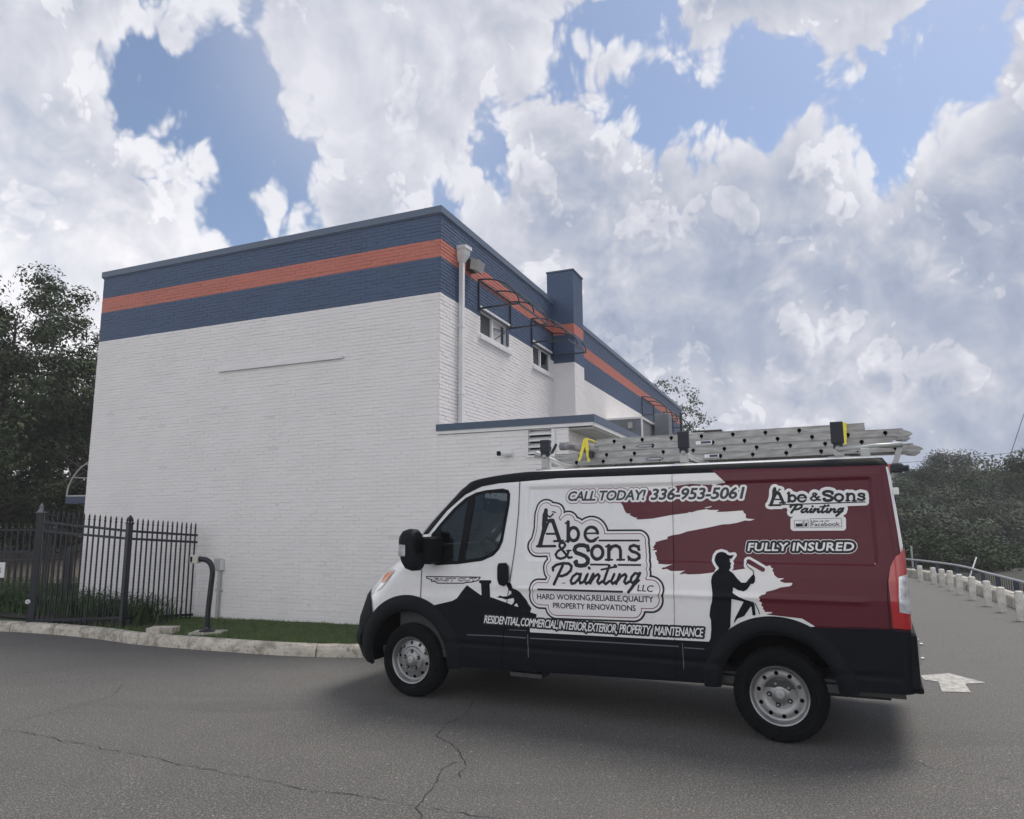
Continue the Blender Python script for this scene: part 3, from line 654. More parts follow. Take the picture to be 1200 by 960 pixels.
# thin ledge left on the front wall, CCTV camera, conduit box
mb = MB(); mb.box((-4.38, -.045, 4.33), (-1.75, -.011, 4.375)); o = mb.build('wall_ledge', 'white_trim', bld)
cctv = empty('security_camera', (*bw(1.13, 0), 2.66), -BA, label='small white bullet camera with black face on the brick wall above the van bonnet', cat='camera')
mb = MB(); mb.box((-.04, -.035, -.04), (.08, -.002, .05)); mb.build('mount', 'white_trim', cctv)
mb = MB(); mb.tube([(.05, -.03, 0), (-.06, -.15, -.005)], .038, 12); mb.build('housing', 'white_trim', cctv, smooth=False)
mb = MB(); mb.tube([(-.06, -.15, -.005), (-.085, -.178, -.007)], .034, 12); mb.build('lens_face', 'plastic', cctv)
cnd = empty('meter_box', (*bw(-4.08, 0), 0), -BA, label='small grey electrical box on a vertical conduit against the white brick wall', cat='electrical box')
mb = MB(); mb.box((-.085, -.09, .93), (.05, -.012, 1.13), bev=.008); mb.build('box', 'box_grey', cnd)
mb = MB(); mb.box((.05, -.085, .94), (.06, -.012, 1.12)); mb.build('side_cover', 'white_trim', cnd)
mb = MB(); mb.tube([(0, -.045, .10), (0, -.045, .93)], .028, 10); mb.tube([(0, -.045, .70), (0, -.045, .76)], .035, 10); mb.box((-.055, -.06, .60), (.055, -.012, .63)); mb.build('conduit', 'box_grey', cnd, smooth=False)
# left-hand entrance canopy
cn = empty('entrance_canopy', (0, 0, 0)); cn.parent = bld
cx, y0c, y1c, zb, zt = -BL, .35, 2.6, 2.26, 3.0
R1 = 1.02
for y in (y0c, y1c): mb = MB(); mb.tube([(cx-R1*math.cos(a), y, zb+(zt-zb)*math.sin(a)) for a in np.linspace(0, math.pi/2, 12)], .014, 6); mb.build('hoop', 'soffit', cn)
for q in (0, .33, .62, .85): mb = MB(); a = q*math.pi/2; mb.tube([(cx-R1*math.cos(a), y0c, zb+(zt-zb)*math.sin(a)), (cx-R1*math.cos(a), y1c, zb+(zt-zb)*math.sin(a))], .014, 6); mb.build('purlin', 'soffit', cn)
MB().tube([(cx-R1, y0c, zb), (cx, y0c, zb)], .014, 6).build('purlin', 'soffit', cn)
mb = MB(); mb.box((cx-R1-.01, y0c-.01, zb-.15), (cx-R1+.01, y1c, zb-.02)); mb.box((cx-R1+.01, y0c-.01, zb-.15), (cx, y0c+.01, zb-.02)); mb.build('valance', 'rail_blue', cn)
mb = MB(); mb.box((cx-.16, y0c+.0, zb-.38), (cx-.02, y0c+.08, zb-.2)); mb.build('wall_lamp', 'box_grey', cn)
# ---------------------------------------------------------------- van
VX, VY, VA = 0.96042, 7.45726, 0.46671
van = empty('panel_van', (VX, VY, 0), math.pi-VA, label='low-roof panel van in white and maroon painting-company wrap, ladders on its roof', cat='van')
vF = np.array([-math.cos(VA), math.sin(VA)]); vL = np.array([-math.sin(VA), -math.cos(VA)])
def tbl(z, zs, vs): return np.interp(z, zs, vs)
def uf(z): return tbl(z, [.24, .32, .45, .60, .72, .85, .95, 1.05, 1.15, 1.25, 1.35, 1.43, 1.50, 1.59, 1.70, 1.80, 1.916, 2.024, 2.11, 2.139, 2.16, 2.175, 2.19, 2.20], [2.42, 2.52, 2.57, 2.565, 2.545, 2.49, 2.45, 2.37, 2.27, 2.14, 2.0, 1.89, 1.81, 1.716, 1.61, 1.50, 1.37, 1.25, 1.11, .96, .78, .62, .42, .10])
def rf(z): return tbl(z, [.3, 1.0, 1.3, 1.45, 1.6, 2.0, 2.12, 2.25], [.42, .42, .40, .32, .24, .18, .15, .12])
def ub(z): return -tbl(z, [.3, .9, 1.5, 2.05, 2.13, 2.18, 2.20], [2.655, 2.665, 2.665, 2.625, 2.61, 2.58, 2.50])
def Y0(z): return tbl(z, [.24, .33, .42, .60, .90, 1.10, 1.25, 1.45, 1.8, 2.05, 2.10, 2.14, 2.17, 2.19, 2.20], [.97, .985, 1.0, 1.012, 1.02, 1.018, 1.01, .995, .972, .950, .940, .923, .893, .845, .78])
def ss(x, a, b): t = np.clip((x-a)/(b-a), 0, 1); return t*t*(3-2*t)
def bump(s, z):
    # stamped recess of the upper panel, swage lines, door crease
    r = ss(s, -2.50, -2.46)*(1-ss(s, .40, .44))*ss(z, 1.345, 1.375)*(1-ss(z, 2.0, 2.03))
    sw = np.exp(-((z-1.09)/.020)**2)*ss(s, -2.45, -2.30)*(1-ss(s, .50, .56))
    sw2 = np.exp(-((z-.965)/.06)**2)*ss(s, .6, .7)*(1-ss(s, 1.5, 1.9))
    lo = ss(z, .52, .56)*(1-ss(z, .56, .60))
    return -.014*r+.010*sw+.006*sw2-.006*lo
RR = .07
def P3(s, z, off=0.):
    s = np.asarray(s, float); z = np.asarray(z, float); o = off
    UF, RF, UB, Y = uf(z), rf(z), ub(z), Y0(z); uc = UF-RF; ubc = UB+RR
    u = s.copy()*1.; v = Y+o+bump(s, z)
    th = np.clip((s-uc)/RF, 0, math.pi/2); m = s > uc
    ex = np.maximum(s-uc-RF*math.pi/2, 0)
    u = np.where(m, uc+(RF+o)*np.sin(th), u); v = np.where(m, Y-RF+(RF+o)*np.cos(th)-ex, v)
    # the nose is a little crowned in plan
    u = np.where(m & (ex > 0), u+.05*np.minimum(ex, .6)*(1.2-z/2), u)
    th2 = np.clip((ubc-s)/RR, 0, math.pi/2); m2 = s < ubc; ex2 = np.maximum(ubc-s-RR*math.pi/2, 0)
    u = np.where(m2, ubc-(RR+o)*np.sin(th2), u); v = np.where(m2, Y-RR+(RR+o)*np.cos(th2)-ex2, v)
    return np.stack([u, v, z+0*u], -1)
def s_front(z): return uf(z)-rf(z)+rf(z)*math.pi/2+Y0(z)-rf(z)
def s_back(z): return ub(z)+RR-RR*math.pi/2-(Y0(z)-RR)
def cam_proj(Q):
    Q = np.asarray(Q, float); w = np.stack([VX+Q[..., 0]*vF[0]+Q[..., 1]*vL[0], VY+Q[..., 0]*vF[1]+Q[..., 1]*vL[1], Q[..., 2]-EYE], -1)
    d = w[..., 1]*cp+w[..., 2]*sp; u = -w[..., 1]*sp+w[..., 2]*cp; x = w[..., 0]
    return np.stack([600+FPX*(x*cr-u*sr)/d, 480-FPX*(x*sr+u*cr)/d], -1)
def vanpt(px, py, v=1.0):
    r = ray(px, py); c = np.array([VX, VY]); t = (v+c@vL)/(r[:2]@vL); q = r*t+np.array([0, 0, EYE]); return (q[:2]-c)@vF, q[2]
def vp(px, py):
    """pixel of the photograph -> (s, z) on the body side"""
    s, z = vanpt(px, py, 1.0); s = min(s, 2.0); z = min(max(z, .3), 2.15); tgt = np.array([px, py])
    for _ in range(8):
        e = 1e-4; q = cam_proj(P3(s, z)); a = (cam_proj(P3(s+e, z))-q)/e; b = (cam_proj(P3(s, z+e))-q)/e
        det = a[0]*b[1]-a[1]*b[0]
        if abs(det) < 1e-3: break
        d = tgt-q; ds = (d[0]*b[1]-d[1]*b[0])/det; dz = (a[0]*d[1]-a[1]*d[0])/det
        s += max(-.25, min(.25, ds)); z += max(-.25, min(.25, dz)); z = min(max(z, .25), 2.19)
    return s, z
def crop(ox, oy, sc): return lambda pts: [vp(ox+x/sc, oy+y/sc) for x, y in pts]
cE, cB, cC, cD, cG = crop(490, 665, 8.571), crop(740, 530, 3.4286), crop(620, 560, 5.333), crop(820, 550, 4.8), crop(470, 550, 7.387)
cH, cF, cI = crop(820, 630, 7.385), crop(720, 550, 6.667), crop(890, 560, 8.571)
full = lambda pts: [vp(x, y) for x, y in pts]
# signed-distance helpers (all in (s, z) metres)
def segs_sdf(PX, PZ, S, sign=True):
    sh = PX.shape; X = PX.ravel(); Z = PZ.ravel(); dmin = np.full(X.shape, 9.); par = np.zeros(X.shape, bool)
    for (ax, az_), (bx, bz) in S:
        dx, dz = bx-ax, bz-az_; L = dx*dx+dz*dz+1e-12
        t = np.clip(((X-ax)*dx+(Z-az_)*dz)/L, 0, 1); d = (X-ax-t*dx)**2+(Z-az_-t*dz)**2; np.minimum(dmin, d, out=dmin)
        if sign and az_ != bz:
            c = ((az_ > Z) != (bz > Z)); par ^= c & (X < (bx-ax)*(Z-az_)/(bz-az_)+ax)
    d = np.sqrt(dmin)
    return (np.where(par, -d, d) if sign else d).reshape(sh)
def poly(pts): return ('poly', [(tuple(pts[i]), tuple(pts[(i+1) % len(pts)])) for i in range(len(pts))])
def stroke(pts, w): return ('stroke', [(tuple(pts[i]), tuple(pts[i+1])) for i in range(len(pts)-1)], w/2)
def shape_bbox(sh):
    a = [p for x in sh for sg in x[1] for p in sg]; e = max([x[2] if x[0] == 'stroke' else 0 for x in sh]+[0]); a = np.array(a)
    return a[:, 0].min()-e, a[:, 0].max()+e, a[:, 1].min()-e, a[:, 1].max()+e
def field(sh, SX, SZ):
    f = None
    for x in sh:
        if x[0] == 'poly': d = segs_sdf(SX, SZ, x[1])
        else: d = segs_sdf(SX, SZ, x[1], False)-x[2]
        f = d if f is None else np.minimum(f, d)
    return f
def march(Fv, S, Z, mapf, flip=True):
    ns, nz = len(S), len(Z); ins = Fv < 0; vid = -np.ones((ns, nz), int); PV = []; F = []
    c = ins[:-1, :-1].astype(int)+ins[1:, :-1]+ins[1:, 1:]+ins[:-1, 1:]
    used = np.zeros((ns, nz), bool); anyc = c > 0
    for di in (0, 1):
        for dj in (0, 1): used[di:ns-1+di, dj:nz-1+dj] |= anyc
    used &= ins; idx = np.argwhere(used); vid[used] = np.arange(len(idx)); PV = [(S[i], Z[j]) for i, j in idx]
    fl = np.argwhere(c == 4)
    if len(fl): i, j = fl[:, 0], fl[:, 1]; q = np.stack([vid[i, j], vid[i+1, j], vid[i+1, j+1], vid[i, j+1]], 1); F = q.tolist()
    ed = {}
    for i, j in np.argwhere((c > 0) & (c < 4)):
        cs = [(i, j), (i+1, j), (i+1, j+1), (i, j+1)]; pl = []
        for k in range(4):
            a, b = cs[k], cs[(k+1) % 4]; ia, ib = ins[a], ins[b]
            if ia: pl.append(int(vid[a]))
            if ia != ib:
                key = (min(a, b), max(a, b))
                if key not in ed:
                    (a0, b0) = key; fa, fb = Fv[a0], Fv[b0]; t = min(.98, max(.02, fa/(fa-fb)))
                    ed[key] = len(PV); PV.append((S[a0[0]]*(1-t)+S[b0[0]]*t, Z[a0[1]]*(1-t)+Z[b0[1]]*t))
                pl.append(ed[key])
        if c[i, j] == 2 and ins[cs[0]] == ins[cs[2]] and len(pl) == 6:
            k0 = 0 if ins[cs[0]] else 1
            F.append([pl[0], pl[1], pl[5]] if ins[cs[0]] else [pl[1], pl[2], pl[0]]); F.append([pl[2], pl[3], pl[4]] if ins[cs[0]] else [pl[4], pl[5], pl[3]])
        else: F.append(pl)
    if not PV: return np.zeros((0, 3)), []
    PV = np.array(PV); V = mapf(PV[:, 0], PV[:, 1])
    if flip: F = [f[::-1] for f in F]
    return V, F
LAYER = .0013
def decal(name, sh, m, layer, step=.004, grow=0., minus=None, parent=None, mirror=False, label=None, clipf=None, offf=None):
    a, b, c, d = shape_bbox(sh); e = abs(grow)+step*2; S = np.arange(a-e, b+e, step); Z = np.arange(c-e, d+e, step)
    SX, SZ = np.meshgrid(S, Z, indexing='ij'); Fv = field(sh, SX, SZ)-grow
    if minus is not None: Fv = np.maximum(Fv, -(field(minus[0], SX, SZ)-minus[1]))
    if clipf is not None: Fv = np.maximum(Fv, clipf(SX, SZ))
    V, F = march(Fv, S, Z, lambda s, z: P3(s, z, LAYER*layer+(offf(s, z) if offf else 0)))
    if not F: return None
    if mirror: mk(name, V*np.array([1, -1, 1]), [f[::-1] for f in F], m, parent or van, smooth=True)
    return mk(name, V, F, m, parent or van, smooth=True, label=label)
# --- body masks
WRk = 1.727
def arch(SX, SZ, c, zc, r, zb): # wheel opening: circle over a rectangle
    d = np.hypot((SX-c), (SZ-zc)*1.0)-r; b = np.maximum(np.abs(SX-c)-r, SZ-zc); return np.minimum(d, b)
def arches(SX, SZ, g=0.): return np.minimum(arch(SX, SZ, WRk+.01, .385, .445+g, 0), arch(SX, SZ, -WRk, .385, .435+g, 0))
def z_low(s): return np.interp(s, [-2.8, -2.0, -1.1, 1.2, 2.2, 2.6], [.455, .43, .395, .335, .27, .27])
WIN = cG([(278, 555), (340, 475), (460, 340), (560, 252), (650, 205), (740, 184), (880, 170), (928, 183), (943, 215), (938, 300), (905, 480), (880, 620), (850, 690), (800, 745), (700, 790), (500, 817), (300, 828), (270, 700)])
APIL = cG([(240, 560), (400, 360), (560, 220), (700, 150), (850, 122), (1030, 108)])+full([(700, 556.5), (800, 553), (900, 550), (1000, 547.5), (1036, 546.5)])
# upper black zone: above that line (windscreen surround and roof edge)
def z_ap(s):
    q = sorted(APIL); q = [p for p in q if p[0] < 1.75]; return np.interp(s, [p[0] for p in q], [p[1] for p in q])
def z_ap2(SX): a_ = max(p for p in APIL if p[0] < 1.75); return np.where(SX > a_[0], a_[1]-(SX-a_[0])*.10, z_ap(SX))
STEP = .0125
Sg = np.arange(-3.75, 3.65, STEP); Zg = np.concatenate([np.arange(.24, 2.10, STEP), [2.10]])
SX, SZ = np.meshgrid(Sg, Zg, indexing='ij')
base = np.maximum(SX-s_front(SZ), s_back(SZ)-SX); base = np.maximum(base, z_low(SX)-SZ)
body = np.maximum(base, -arches(SX, SZ))
winF = field([poly(WIN)], SX, SZ)
WS_S0 = lambda z: uf(z)-rf(z)+rf(z)*.62
wsF = np.maximum(np.maximum(np.maximum(WS_S0(SZ)-SX, 1.46-SZ), SZ-2.07), SX-s_front(SZ))
def weld(V, F):
    n = len(V); new = np.arange(n)+n; c = np.abs(V[:, 1]) < 2e-3; new[c] = np.arange(n)[c]; V = V.copy(); V[c, 1] = 0
    return np.concatenate([V, V*np.array([1, -1, 1])]), F+[[int(new[i]) for i in f[::-1]] for f in F]
def skin(name, Fv, m, layer=0, mirror=True, **k):
    V, F = march(Fv, Sg, Zg, lambda s, z: P3(s, z, LAYER*layer))
    if abs(V[:, 1]).min() > .01:
        mk(name, V*np.array([1, -1, 1]), [f[::-1] for f in F], m, van, smooth=True)
        return mk(name, V, F, m, van, smooth=True, **k)
    V, F = weld(V, F); return mk(name, V, F, m, van, smooth=True, **k)
skin('body', np.maximum(np.maximum(body, -(winF)), -wsF), 'van_white')
# roof cap with rounded edge
zs = [2.10, 2.115, 2.13, 2.145, 2.158, 2.168, 2.177, 2.184, 2.190, 2.195, 2.20]; V = []; ring = None
for z in zs:
    uc = float(uf(z)-rf(z)); ubc = float(ub(z)+RR); sf, sb = float(s_front(z)), float(s_back(z))
    ss_ = np.concatenate([np.linspace(sb, ubc-RR*math.pi/2, 8), np.linspace(ubc-RR*math.pi/2, ubc, 6)[1:], np.linspace(ubc, uc, 60)[1:], np.linspace(uc, uc+rf(z)*math.pi/2, 9)[1:], np.linspace(uc+rf(z)*math.pi/2, sf, 8)[1:]])
    V.append(P3(ss_, np.full(len(ss_), z)))
nR = len(ss_); last = V[-1].copy(); last[:, 1] *= .5; last[:, 2] += .006; l2 = V[-1].copy(); l2[:, 1] = 0; l2[:, 2] += .010; V += [last, l2]
nk = len(V); V = np.concatenate(V); F = []; fm = []
for k in range(nk-1):
    for i in range(nR-1): F.append([k*nR+i+1, k*nR+i, (k+1)*nR+i, (k+1)*nR+i+1][::1]); fm.append(1 if k < 6 else 0)
n = len(V); V, F = weld(V, F); fm = fm*2
mk('roof', V, F, ['van_white', 'plastic'], van, fm, smooth=True)
mb = MB()
for v in (-.5, -.3, -.1, .1, .3, .5): mb.box((-2.35, v-.02, 2.203), (.2, v+.02, 2.216))
mb.build('roof_rib', 'van_white', van)
# windscreen and black surround
skin('windscreen', wsF, 'windshield', 1)
bz = np.maximum(np.maximum(base, z_ap2(SX)-SZ), -wsF); bz = np.maximum(bz, 1.40-SZ)
skin('roof_edge_trim', bz, 'plastic', 2)
# window frame, panes
wf = np.maximum(winF-.004, -(winF+.028)); DIV = cG([(590, 215), (652, 205), (548, 812), (488, 817)])
divF = field([poly(DIV)], SX, SZ)
wf = np.minimum(wf, np.maximum(divF, winF))
QW = cG([(255, 570), (345, 480), (350, 820), (255, 825)]); wf = np.minimum(wf, np.maximum(field([poly(QW)], SX, SZ), winF-.02))
skin('window_frame', wf, 'plastic', 2)
inner = np.maximum(winF+.01, -(divF+.004)); sdiv = float(np.mean([p[0] for p in DIV]))
def side_of(SX, SZ):
    (a, b, c, d) = DIV; x0, z0, x1, z1 = (a[0]+b[0])/2, (a[1]+b[1])/2, (c[0]+d[0])/2, (c[1]+d[1])/2
    return (SX-x0)*(z1-z0)-(SZ-z0)*(x1-x0)
sg = side_of(SX, SZ)
skin('quarter_glass', np.maximum(inner, sg), 'van_glass', -2); skin('door_glass', np.maximum(inner, -sg), 'van_glass', -2)
# black lower zone
BLK = full([(1085, 736.5), (1067, 736.5), (1010, 735), (958, 734), (850, 745), (834, 745)])+full([(831, 752), (760, 748.5), (621, 741), (621, 732)])+cE([(1190, 495), (1190, 470), (1125, 450), (1140, 410), (1110, 370), (1090, 330), (1065, 300), (1030, 255), (990, 225), (950, 210), (935, 162), (905, 150), (885, 165), (892, 190), (903, 210), (915, 232), (938, 243), (935, 265), (900, 290), (850, 292), (820, 280), (812, 292), (790, 297), (774, 304), (800, 303), (845, 311), (880, 323), (958, 307), (966, 335), (955, 360), (940, 375), (860, 345), (760, 308), (724, 298), (718, 162), (735, 160), (735, 128), (613, 128), (612, 158), (632, 162), (637, 282), (630, 278), (560, 228), (490, 178), (440, 240), (390, 310), (345, 335), (295, 348)])
fr_edge = full([(520, 712), (500, 712), (480, 712)])
blk = BLK+[(1.6, .86), (2.05, .60), (2.06, .2), (-2.9, .2), (-2.9, BLK[0][1])]
tri = cE([(962, 384), (990, 357), (1009, 399)])
decal('lower_wrap', [poly(blk)], 'van_black', 1, step=.006, minus=([poly(tri)], 0), clipf=lambda s, z: np.maximum(np.maximum(-arches(s, z), z_low(s)-z), s_back(z)-s))
# maroon
MAR = full([(826, 545), (837, 553.5), (850.5, 565.8)])+cF([(860, 107), (820, 112), (775, 131), (765, 118), (735, 121), (690, 118), (672, 137), (668, 128), (690, 120), (600, 115), (480, 130), (400, 152), (250, 168), (190, 200), (110, 240), (50, 262), (66, 285), (78, 318), (95, 345), (138, 348), (112, 354), (160, 378), (190, 377), (165, 389), (190, 393), (300, 385), (450, 357), (570, 342), (590, 332), (600, 338), (650, 322), (720, 312), (745, 318), (820, 318), (795, 334), (870, 332), (1003, 322), (1012, 340), (1028, 352), (1025, 375), (1036, 385), (1100, 390), (1062, 402), (1020, 400), (960, 418), (900, 428), (850, 430), (720, 458), (570, 486), (510, 507), (450, 516), (412, 530), (418, 544), (370, 555), (318, 570), (322, 582), (300, 612), (316, 618), (290, 634), (332, 632), (330, 645), (315, 650), (332, 690), (330, 706), (346, 722), (340, 738), (400, 744), (462, 742), (400, 760), (440, 762), (372, 768), (372, 784), (410, 778), (440, 795), (520, 794), (560, 790), (530, 803), (505, 824), (550, 815), (580, 822), (680, 818), (760, 808)])+cH([(120, 300), (290, 285), (400, 268), (560, 275), (575, 250), (610, 240), (618, 262), (640, 268), (626, 285), (640, 300), (645, 325), (662, 340), (680, 352), (738, 352), (692, 372), (700, 380), (735, 392), (808, 392), (800, 402), (795, 415), (775, 422), (700, 432), (650, 452), (575, 470), (568, 490), (530, 500), (508, 520), (524, 535), (510, 548), (540, 565), (530, 590), (550, 600), (545, 620), (565, 630), (556, 644), (632, 645), (625, 655), (560, 664)])+full([(905, 721), (940, 725), (958, 736), (1010, 737), (1045, 738)])+[(-2.655, .88), (-2.66, 1.2), (-2.64, 1.6), (-2.605, 2.065), (-2.6, 2.16)]
mar_clip = lambda s, z: np.maximum(z-z_ap(s)-.008, -arches(s, z))
decal('maroon_wrap', [poly(MAR)], 'van_maroon', 1, step=.006, clipf=mar_clip)
# flecks of paint spatter around the strokes
decal('paint_fleck', [poly(cF([(705, 300), (765, 287), (755, 295), (712, 305)])), poly(cF([(668, 136), (692, 120), (690, 134)])), poly(cF([(755, 122), (800, 112), (785, 130)]))], 'art_white', 2.2, step=.003)
# --- painter silhouette
headP = cH([(262, 272), (270, 258), (266, 240), (274, 225), (262, 210), (262, 190), (255, 182), (275, 185), (298, 150), (262, 155), (240, 148), (225, 132), (190, 122), (155, 132), (135, 160), (128, 200), (145, 235), (165, 262), (160, 282), (150, 300), (250, 290)])
torso = cH([(160, 275), (130, 300), (105, 335), (98, 380), (105, 440), (110, 500), (105, 560), (95, 590), (88, 640), (85, 680), (98, 715), (100, 800), (92, 900), (85, 960), (180, 960), (200, 880), (230, 820), (265, 775), (272, 620), (274, 530), (340, 545), (380, 556), (310, 690), (290, 750), (330, 700), (385, 680), (405, 650), (440, 600), (470, 590), (470, 560), (400, 540), (340, 515), (285, 480), (290, 430), (330, 455), (380, 466), (410, 450), (435, 415), (440, 402), (465, 400), (478, 380), (480, 345), (470, 315), (455, 325), (425, 360), (400, 390), (360, 390), (325, 355), (290, 310), (250, 280), (240, 262)])
leg2 = cH([(445, 570), (475, 575), (485, 672), (458, 675)])
decal('head_outline', [poly(headP)], 'art_white', 2, grow=.021, step=.004)
rol_a = cH([(425, 207), (545, 277)]); decal('roller_outline', [stroke(rol_a, .075), stroke(cH([(412, 200), (410, 245)]), .05)], 'art_white', 2, step=.004)
decal('roller', [stroke(rol_a, .036)], 'van_maroon', 3, step=.003)
decal('roller_handle', [stroke(cH([(418, 205), (405, 228), (420, 255), (462, 285), (468, 320)]), .007)], 'art_black', 3.5, step=.0025)
decal('painter_figure', [poly(headP), poly(torso), poly(leg2), stroke(cH([(480, 570), (505, 620), (518, 662)]), .007)], 'van_black', 3, step=.004, clipf=lambda s, z: -arches(s, z, .0))
# --- text
def text_segs(txt, shear=0., space=1.0):
    cu = bpy.data.curves.new('t', 'FONT'); cu.body = txt; cu.size = 1; cu.shear = shear; cu.resolution_u = 3; cu.space_character = space
    o = bpy.data.objects.new('t', cu); COL.objects.link(o); dg = bpy.context.evaluated_depsgraph_get(); me = o.evaluated_get(dg).to_mesh()
    cnt = {}
    for p in me.polygons:
        for e in p.edge_keys: cnt[e] = cnt.get(e, 0)+1
    S = [(tuple(me.vertices[a].co[:2]), tuple(me.vertices[b].co[:2])) for (a, b), c in cnt.items() if c == 1]
    o.evaluated_get(dg).to_mesh_clear(); bpy.data.objects.remove(o); bpy.data.curves.remove(cu); return S
def put_text(txt, bl, br, h, shear=0., space=1.0, conv=full, cap=.729, bold=0.):
    """text between two baseline points (converted), cap height given in metres"""
    S = text_segs(txt, 0, space); xs = [p[0] for sg in S for p in sg]; x0, x1 = min(xs), max(xs)
    cap = max(p[1] for sg in text_segs('H') for p in sg)
    a, b = [np.array(q) for q in conv([bl, br])]; L = np.linalg.norm(b-a); d = (b-a)/L; n = np.array([-d[1], d[0]]);
    if d[0] < 0: n = -n
    # reading direction runs towards the rear (decreasing s) on this side
    k = L/(x1-x0)
    f = lambda p: tuple(a+d*((p[0]-x0)*k+p[1]/cap*h*shear)+n*p[1]/cap*h)
    return ('poly', [(f(p), f(q)) for p, q in S])
def layered(name, sh, specs, step=.003):
    for i, (g_, m, lay) in enumerate(specs):
        decal(name if i == len(specs)-1 else name+'_outline', sh, m, lay, step=step, grow=g_)
ct = put_text('CALL TODAY!', (665, 587), (754.5, 585.5), .083, shear=.25, space=.93)
layered('phone_slogan', [ct], [(.027, 'art_line', 2), (.021, 'art_white', 3), (.0035, 'art_grey', 4)])
ct = put_text('336-953-5061', (763, 585.5), (869.5, 584.0), .090, shear=.25, space=.96)
layered('phone_number', [ct], [(.021, 'art_white', 2.5), (.004, 'art_grey', 4)])
ct = put_text('FULLY INSURED', (876.5, 645.5), (1000, 645.2), .060, shear=.22, space=1.05)
layered('insured_lettering', [ct], [(.025, 'art_white', 2), (.020, 'art_black', 3), (.0025, 'art_white', 4)])
sv_ = [('RESIDENTIAL,', (567.5, 730.0), (609, 733.2)), ('COMMERCIAL,', (610, 733.3), (653.5, 736.6)), ('INTERIOR,', (655, 736.8), (688, 739.4)), ('EXTERIOR,', (689, 739.4), (723, 741.7)), ('PROPERTY', (726, 741.5), (761.5, 743.6)), ('MAINTENANCE', (767, 743.9), (823.5, 746.5))]
tx = [put_text(t, a, b, .070, shear=.2, space=.92) for t, a, b in sv_]
layered('services_lettering', tx, [(.0165, 'art_black', 3), (.0012, 'art_white', 4)])
# --- hand-built slab-serif and script lettering, coordinates on a 0..1000 sketch of the big logo
def ell(cx, cy, rx, ry, a0=0, a1=360, n=22): return [(cx+rx*math.cos(math.radians(a0+(a1-a0)*i/n)), cy+ry*math.sin(math.radians(a0+(a1-a0)*i/n))) for i in range(n+1)]
PXM = 5.333*124   # sketch pixels per metre near the big logo
G = {}; WB = 1.28
G['A'] = [([(135, 268), (150, 268), (192, 392)], 20), ([(112, 350), (172, 350)], 10), ([(158, 396), (214, 394)], 11), ([(52, 428), (165, 427)], 12), ([(103, 285), (88, 345), (64, 425)], 16), ([(112, 262), (126, 268), (95, 350)], 12)]
G['painter'] = [([(107, 204), (107, 210)], 21), ([(104, 228), (102, 262)], 27), ([(100, 260), (94, 320), (72, 424)], 20), ([(118, 236), (133, 246), (152, 226)], 8), ([(147, 212), (168, 216)], 6), ([(92, 232), (88, 300)], 10)]
G['b'] = [([(246, 276), (246, 396)], 17), ([(230, 284), (246, 277)], 9), ([(230, 396), (250, 396)], 8), (ell(280, 352, 31, 41, 200, 540), 16)]
G['e'] = [([(352, 348), (430, 346)], 8), (ell(391, 352, 40, 44, 352, 48, 28), 15), ([(416, 384), (434, 372)], 9)]
G['&'] = [([(268, 497), (250, 500), (232, 478), (192, 430), (192, 415), (205, 404), (222, 408), (228, 422), (218, 437), (182, 458), (168, 478), (176, 498), (200, 506), (226, 498), (244, 474), (250, 456)], 12), ([(236, 456), (264, 454)], 7)]
G['S'] = [([(371, 452), (368, 432), (345, 422), (315, 421), (292, 432), (285, 450), (296, 468), (325, 478), (352, 490), (370, 508), (370, 528), (352, 546), (322, 550), (298, 544), (290, 528)], 19), ([(370, 420), (371, 452)], 8), (ell(296, 524, 5, 5), 12)]
G['o'] = [(ell(428, 467, 35, 41), 16)]
G['n'] = [([(500, 424), (500, 510)], 17), ([(482, 430), (500, 425)], 9), ([(506, 450), (520, 430), (545, 424), (566, 434), (573, 455), (573, 510)], 15), ([(480, 512), (522, 512)], 9), ([(552, 512), (597, 512)], 9)]
G['s'] = [([(688, 448), (682, 430), (655, 422), (634, 430), (630, 446), (645, 460), (672, 468), (690, 482), (690, 500), (668, 514), (640, 512), (624, 498)], 14), ([(690, 424), (690, 450)], 7), ([(622, 488), (622, 516)], 7)]
G['Painting'] = [([(212, 548), (188, 600), (158, 664)], 14), ([(152, 578), (150, 562), (172, 544), (212, 534), (250, 536), (268, 552), (262, 580), (238, 602), (208, 614), (190, 612)], 13),
    ([(322, 604), (300, 598), (276, 616), (262, 642), (268, 662), (288, 658), (312, 632), (326, 600)], 12), ([(326, 602), (316, 640), (322, 660), (345, 648), (362, 610)], 12), ([(368, 602), (350, 646), (358, 662), (380, 648), (400, 604)], 12), ([(376, 562), (379, 566)], 13),
    ([(404, 600), (384, 660)], 12), ([(388, 650), (410, 618), (434, 602), (442, 614), (428, 650), (438, 662), (462, 646)], 12), ([(504, 548), (478, 620), (468, 652), (480, 664), (504, 646)], 12), ([(454, 574), (520, 560), (548, 556)], 9),
    ([(534, 602), (514, 648), (524, 662), (548, 646)], 12), ([(538, 548), (543, 551)], 13), ([(568, 602), (546, 662)], 12), ([(552, 648), (576, 616), (602, 602), (610, 614), (596, 650), (606, 662), (630, 648)], 12),
    ([(690, 602), (664, 596), (642, 620), (636, 648), (650, 658), (676, 634), (694, 596)], 12), ([(694, 596), (668, 650), (640, 692), (622, 714)], 14), ([(650, 680), (690, 640)], 9)]
def glyphs(keys, conv, xf=lambda p: p, scale=1.0, px=PXM):
    out = []
    for k in keys:
        for pts, w in G[k]: out.append(stroke(conv([xf(p) for p in pts]), WB*w/px*scale))
    return out
big = glyphs(['A', 'painter', 'b', 'e', '&', 'S', 'o', 'n', 's', 'Painting'], cC)
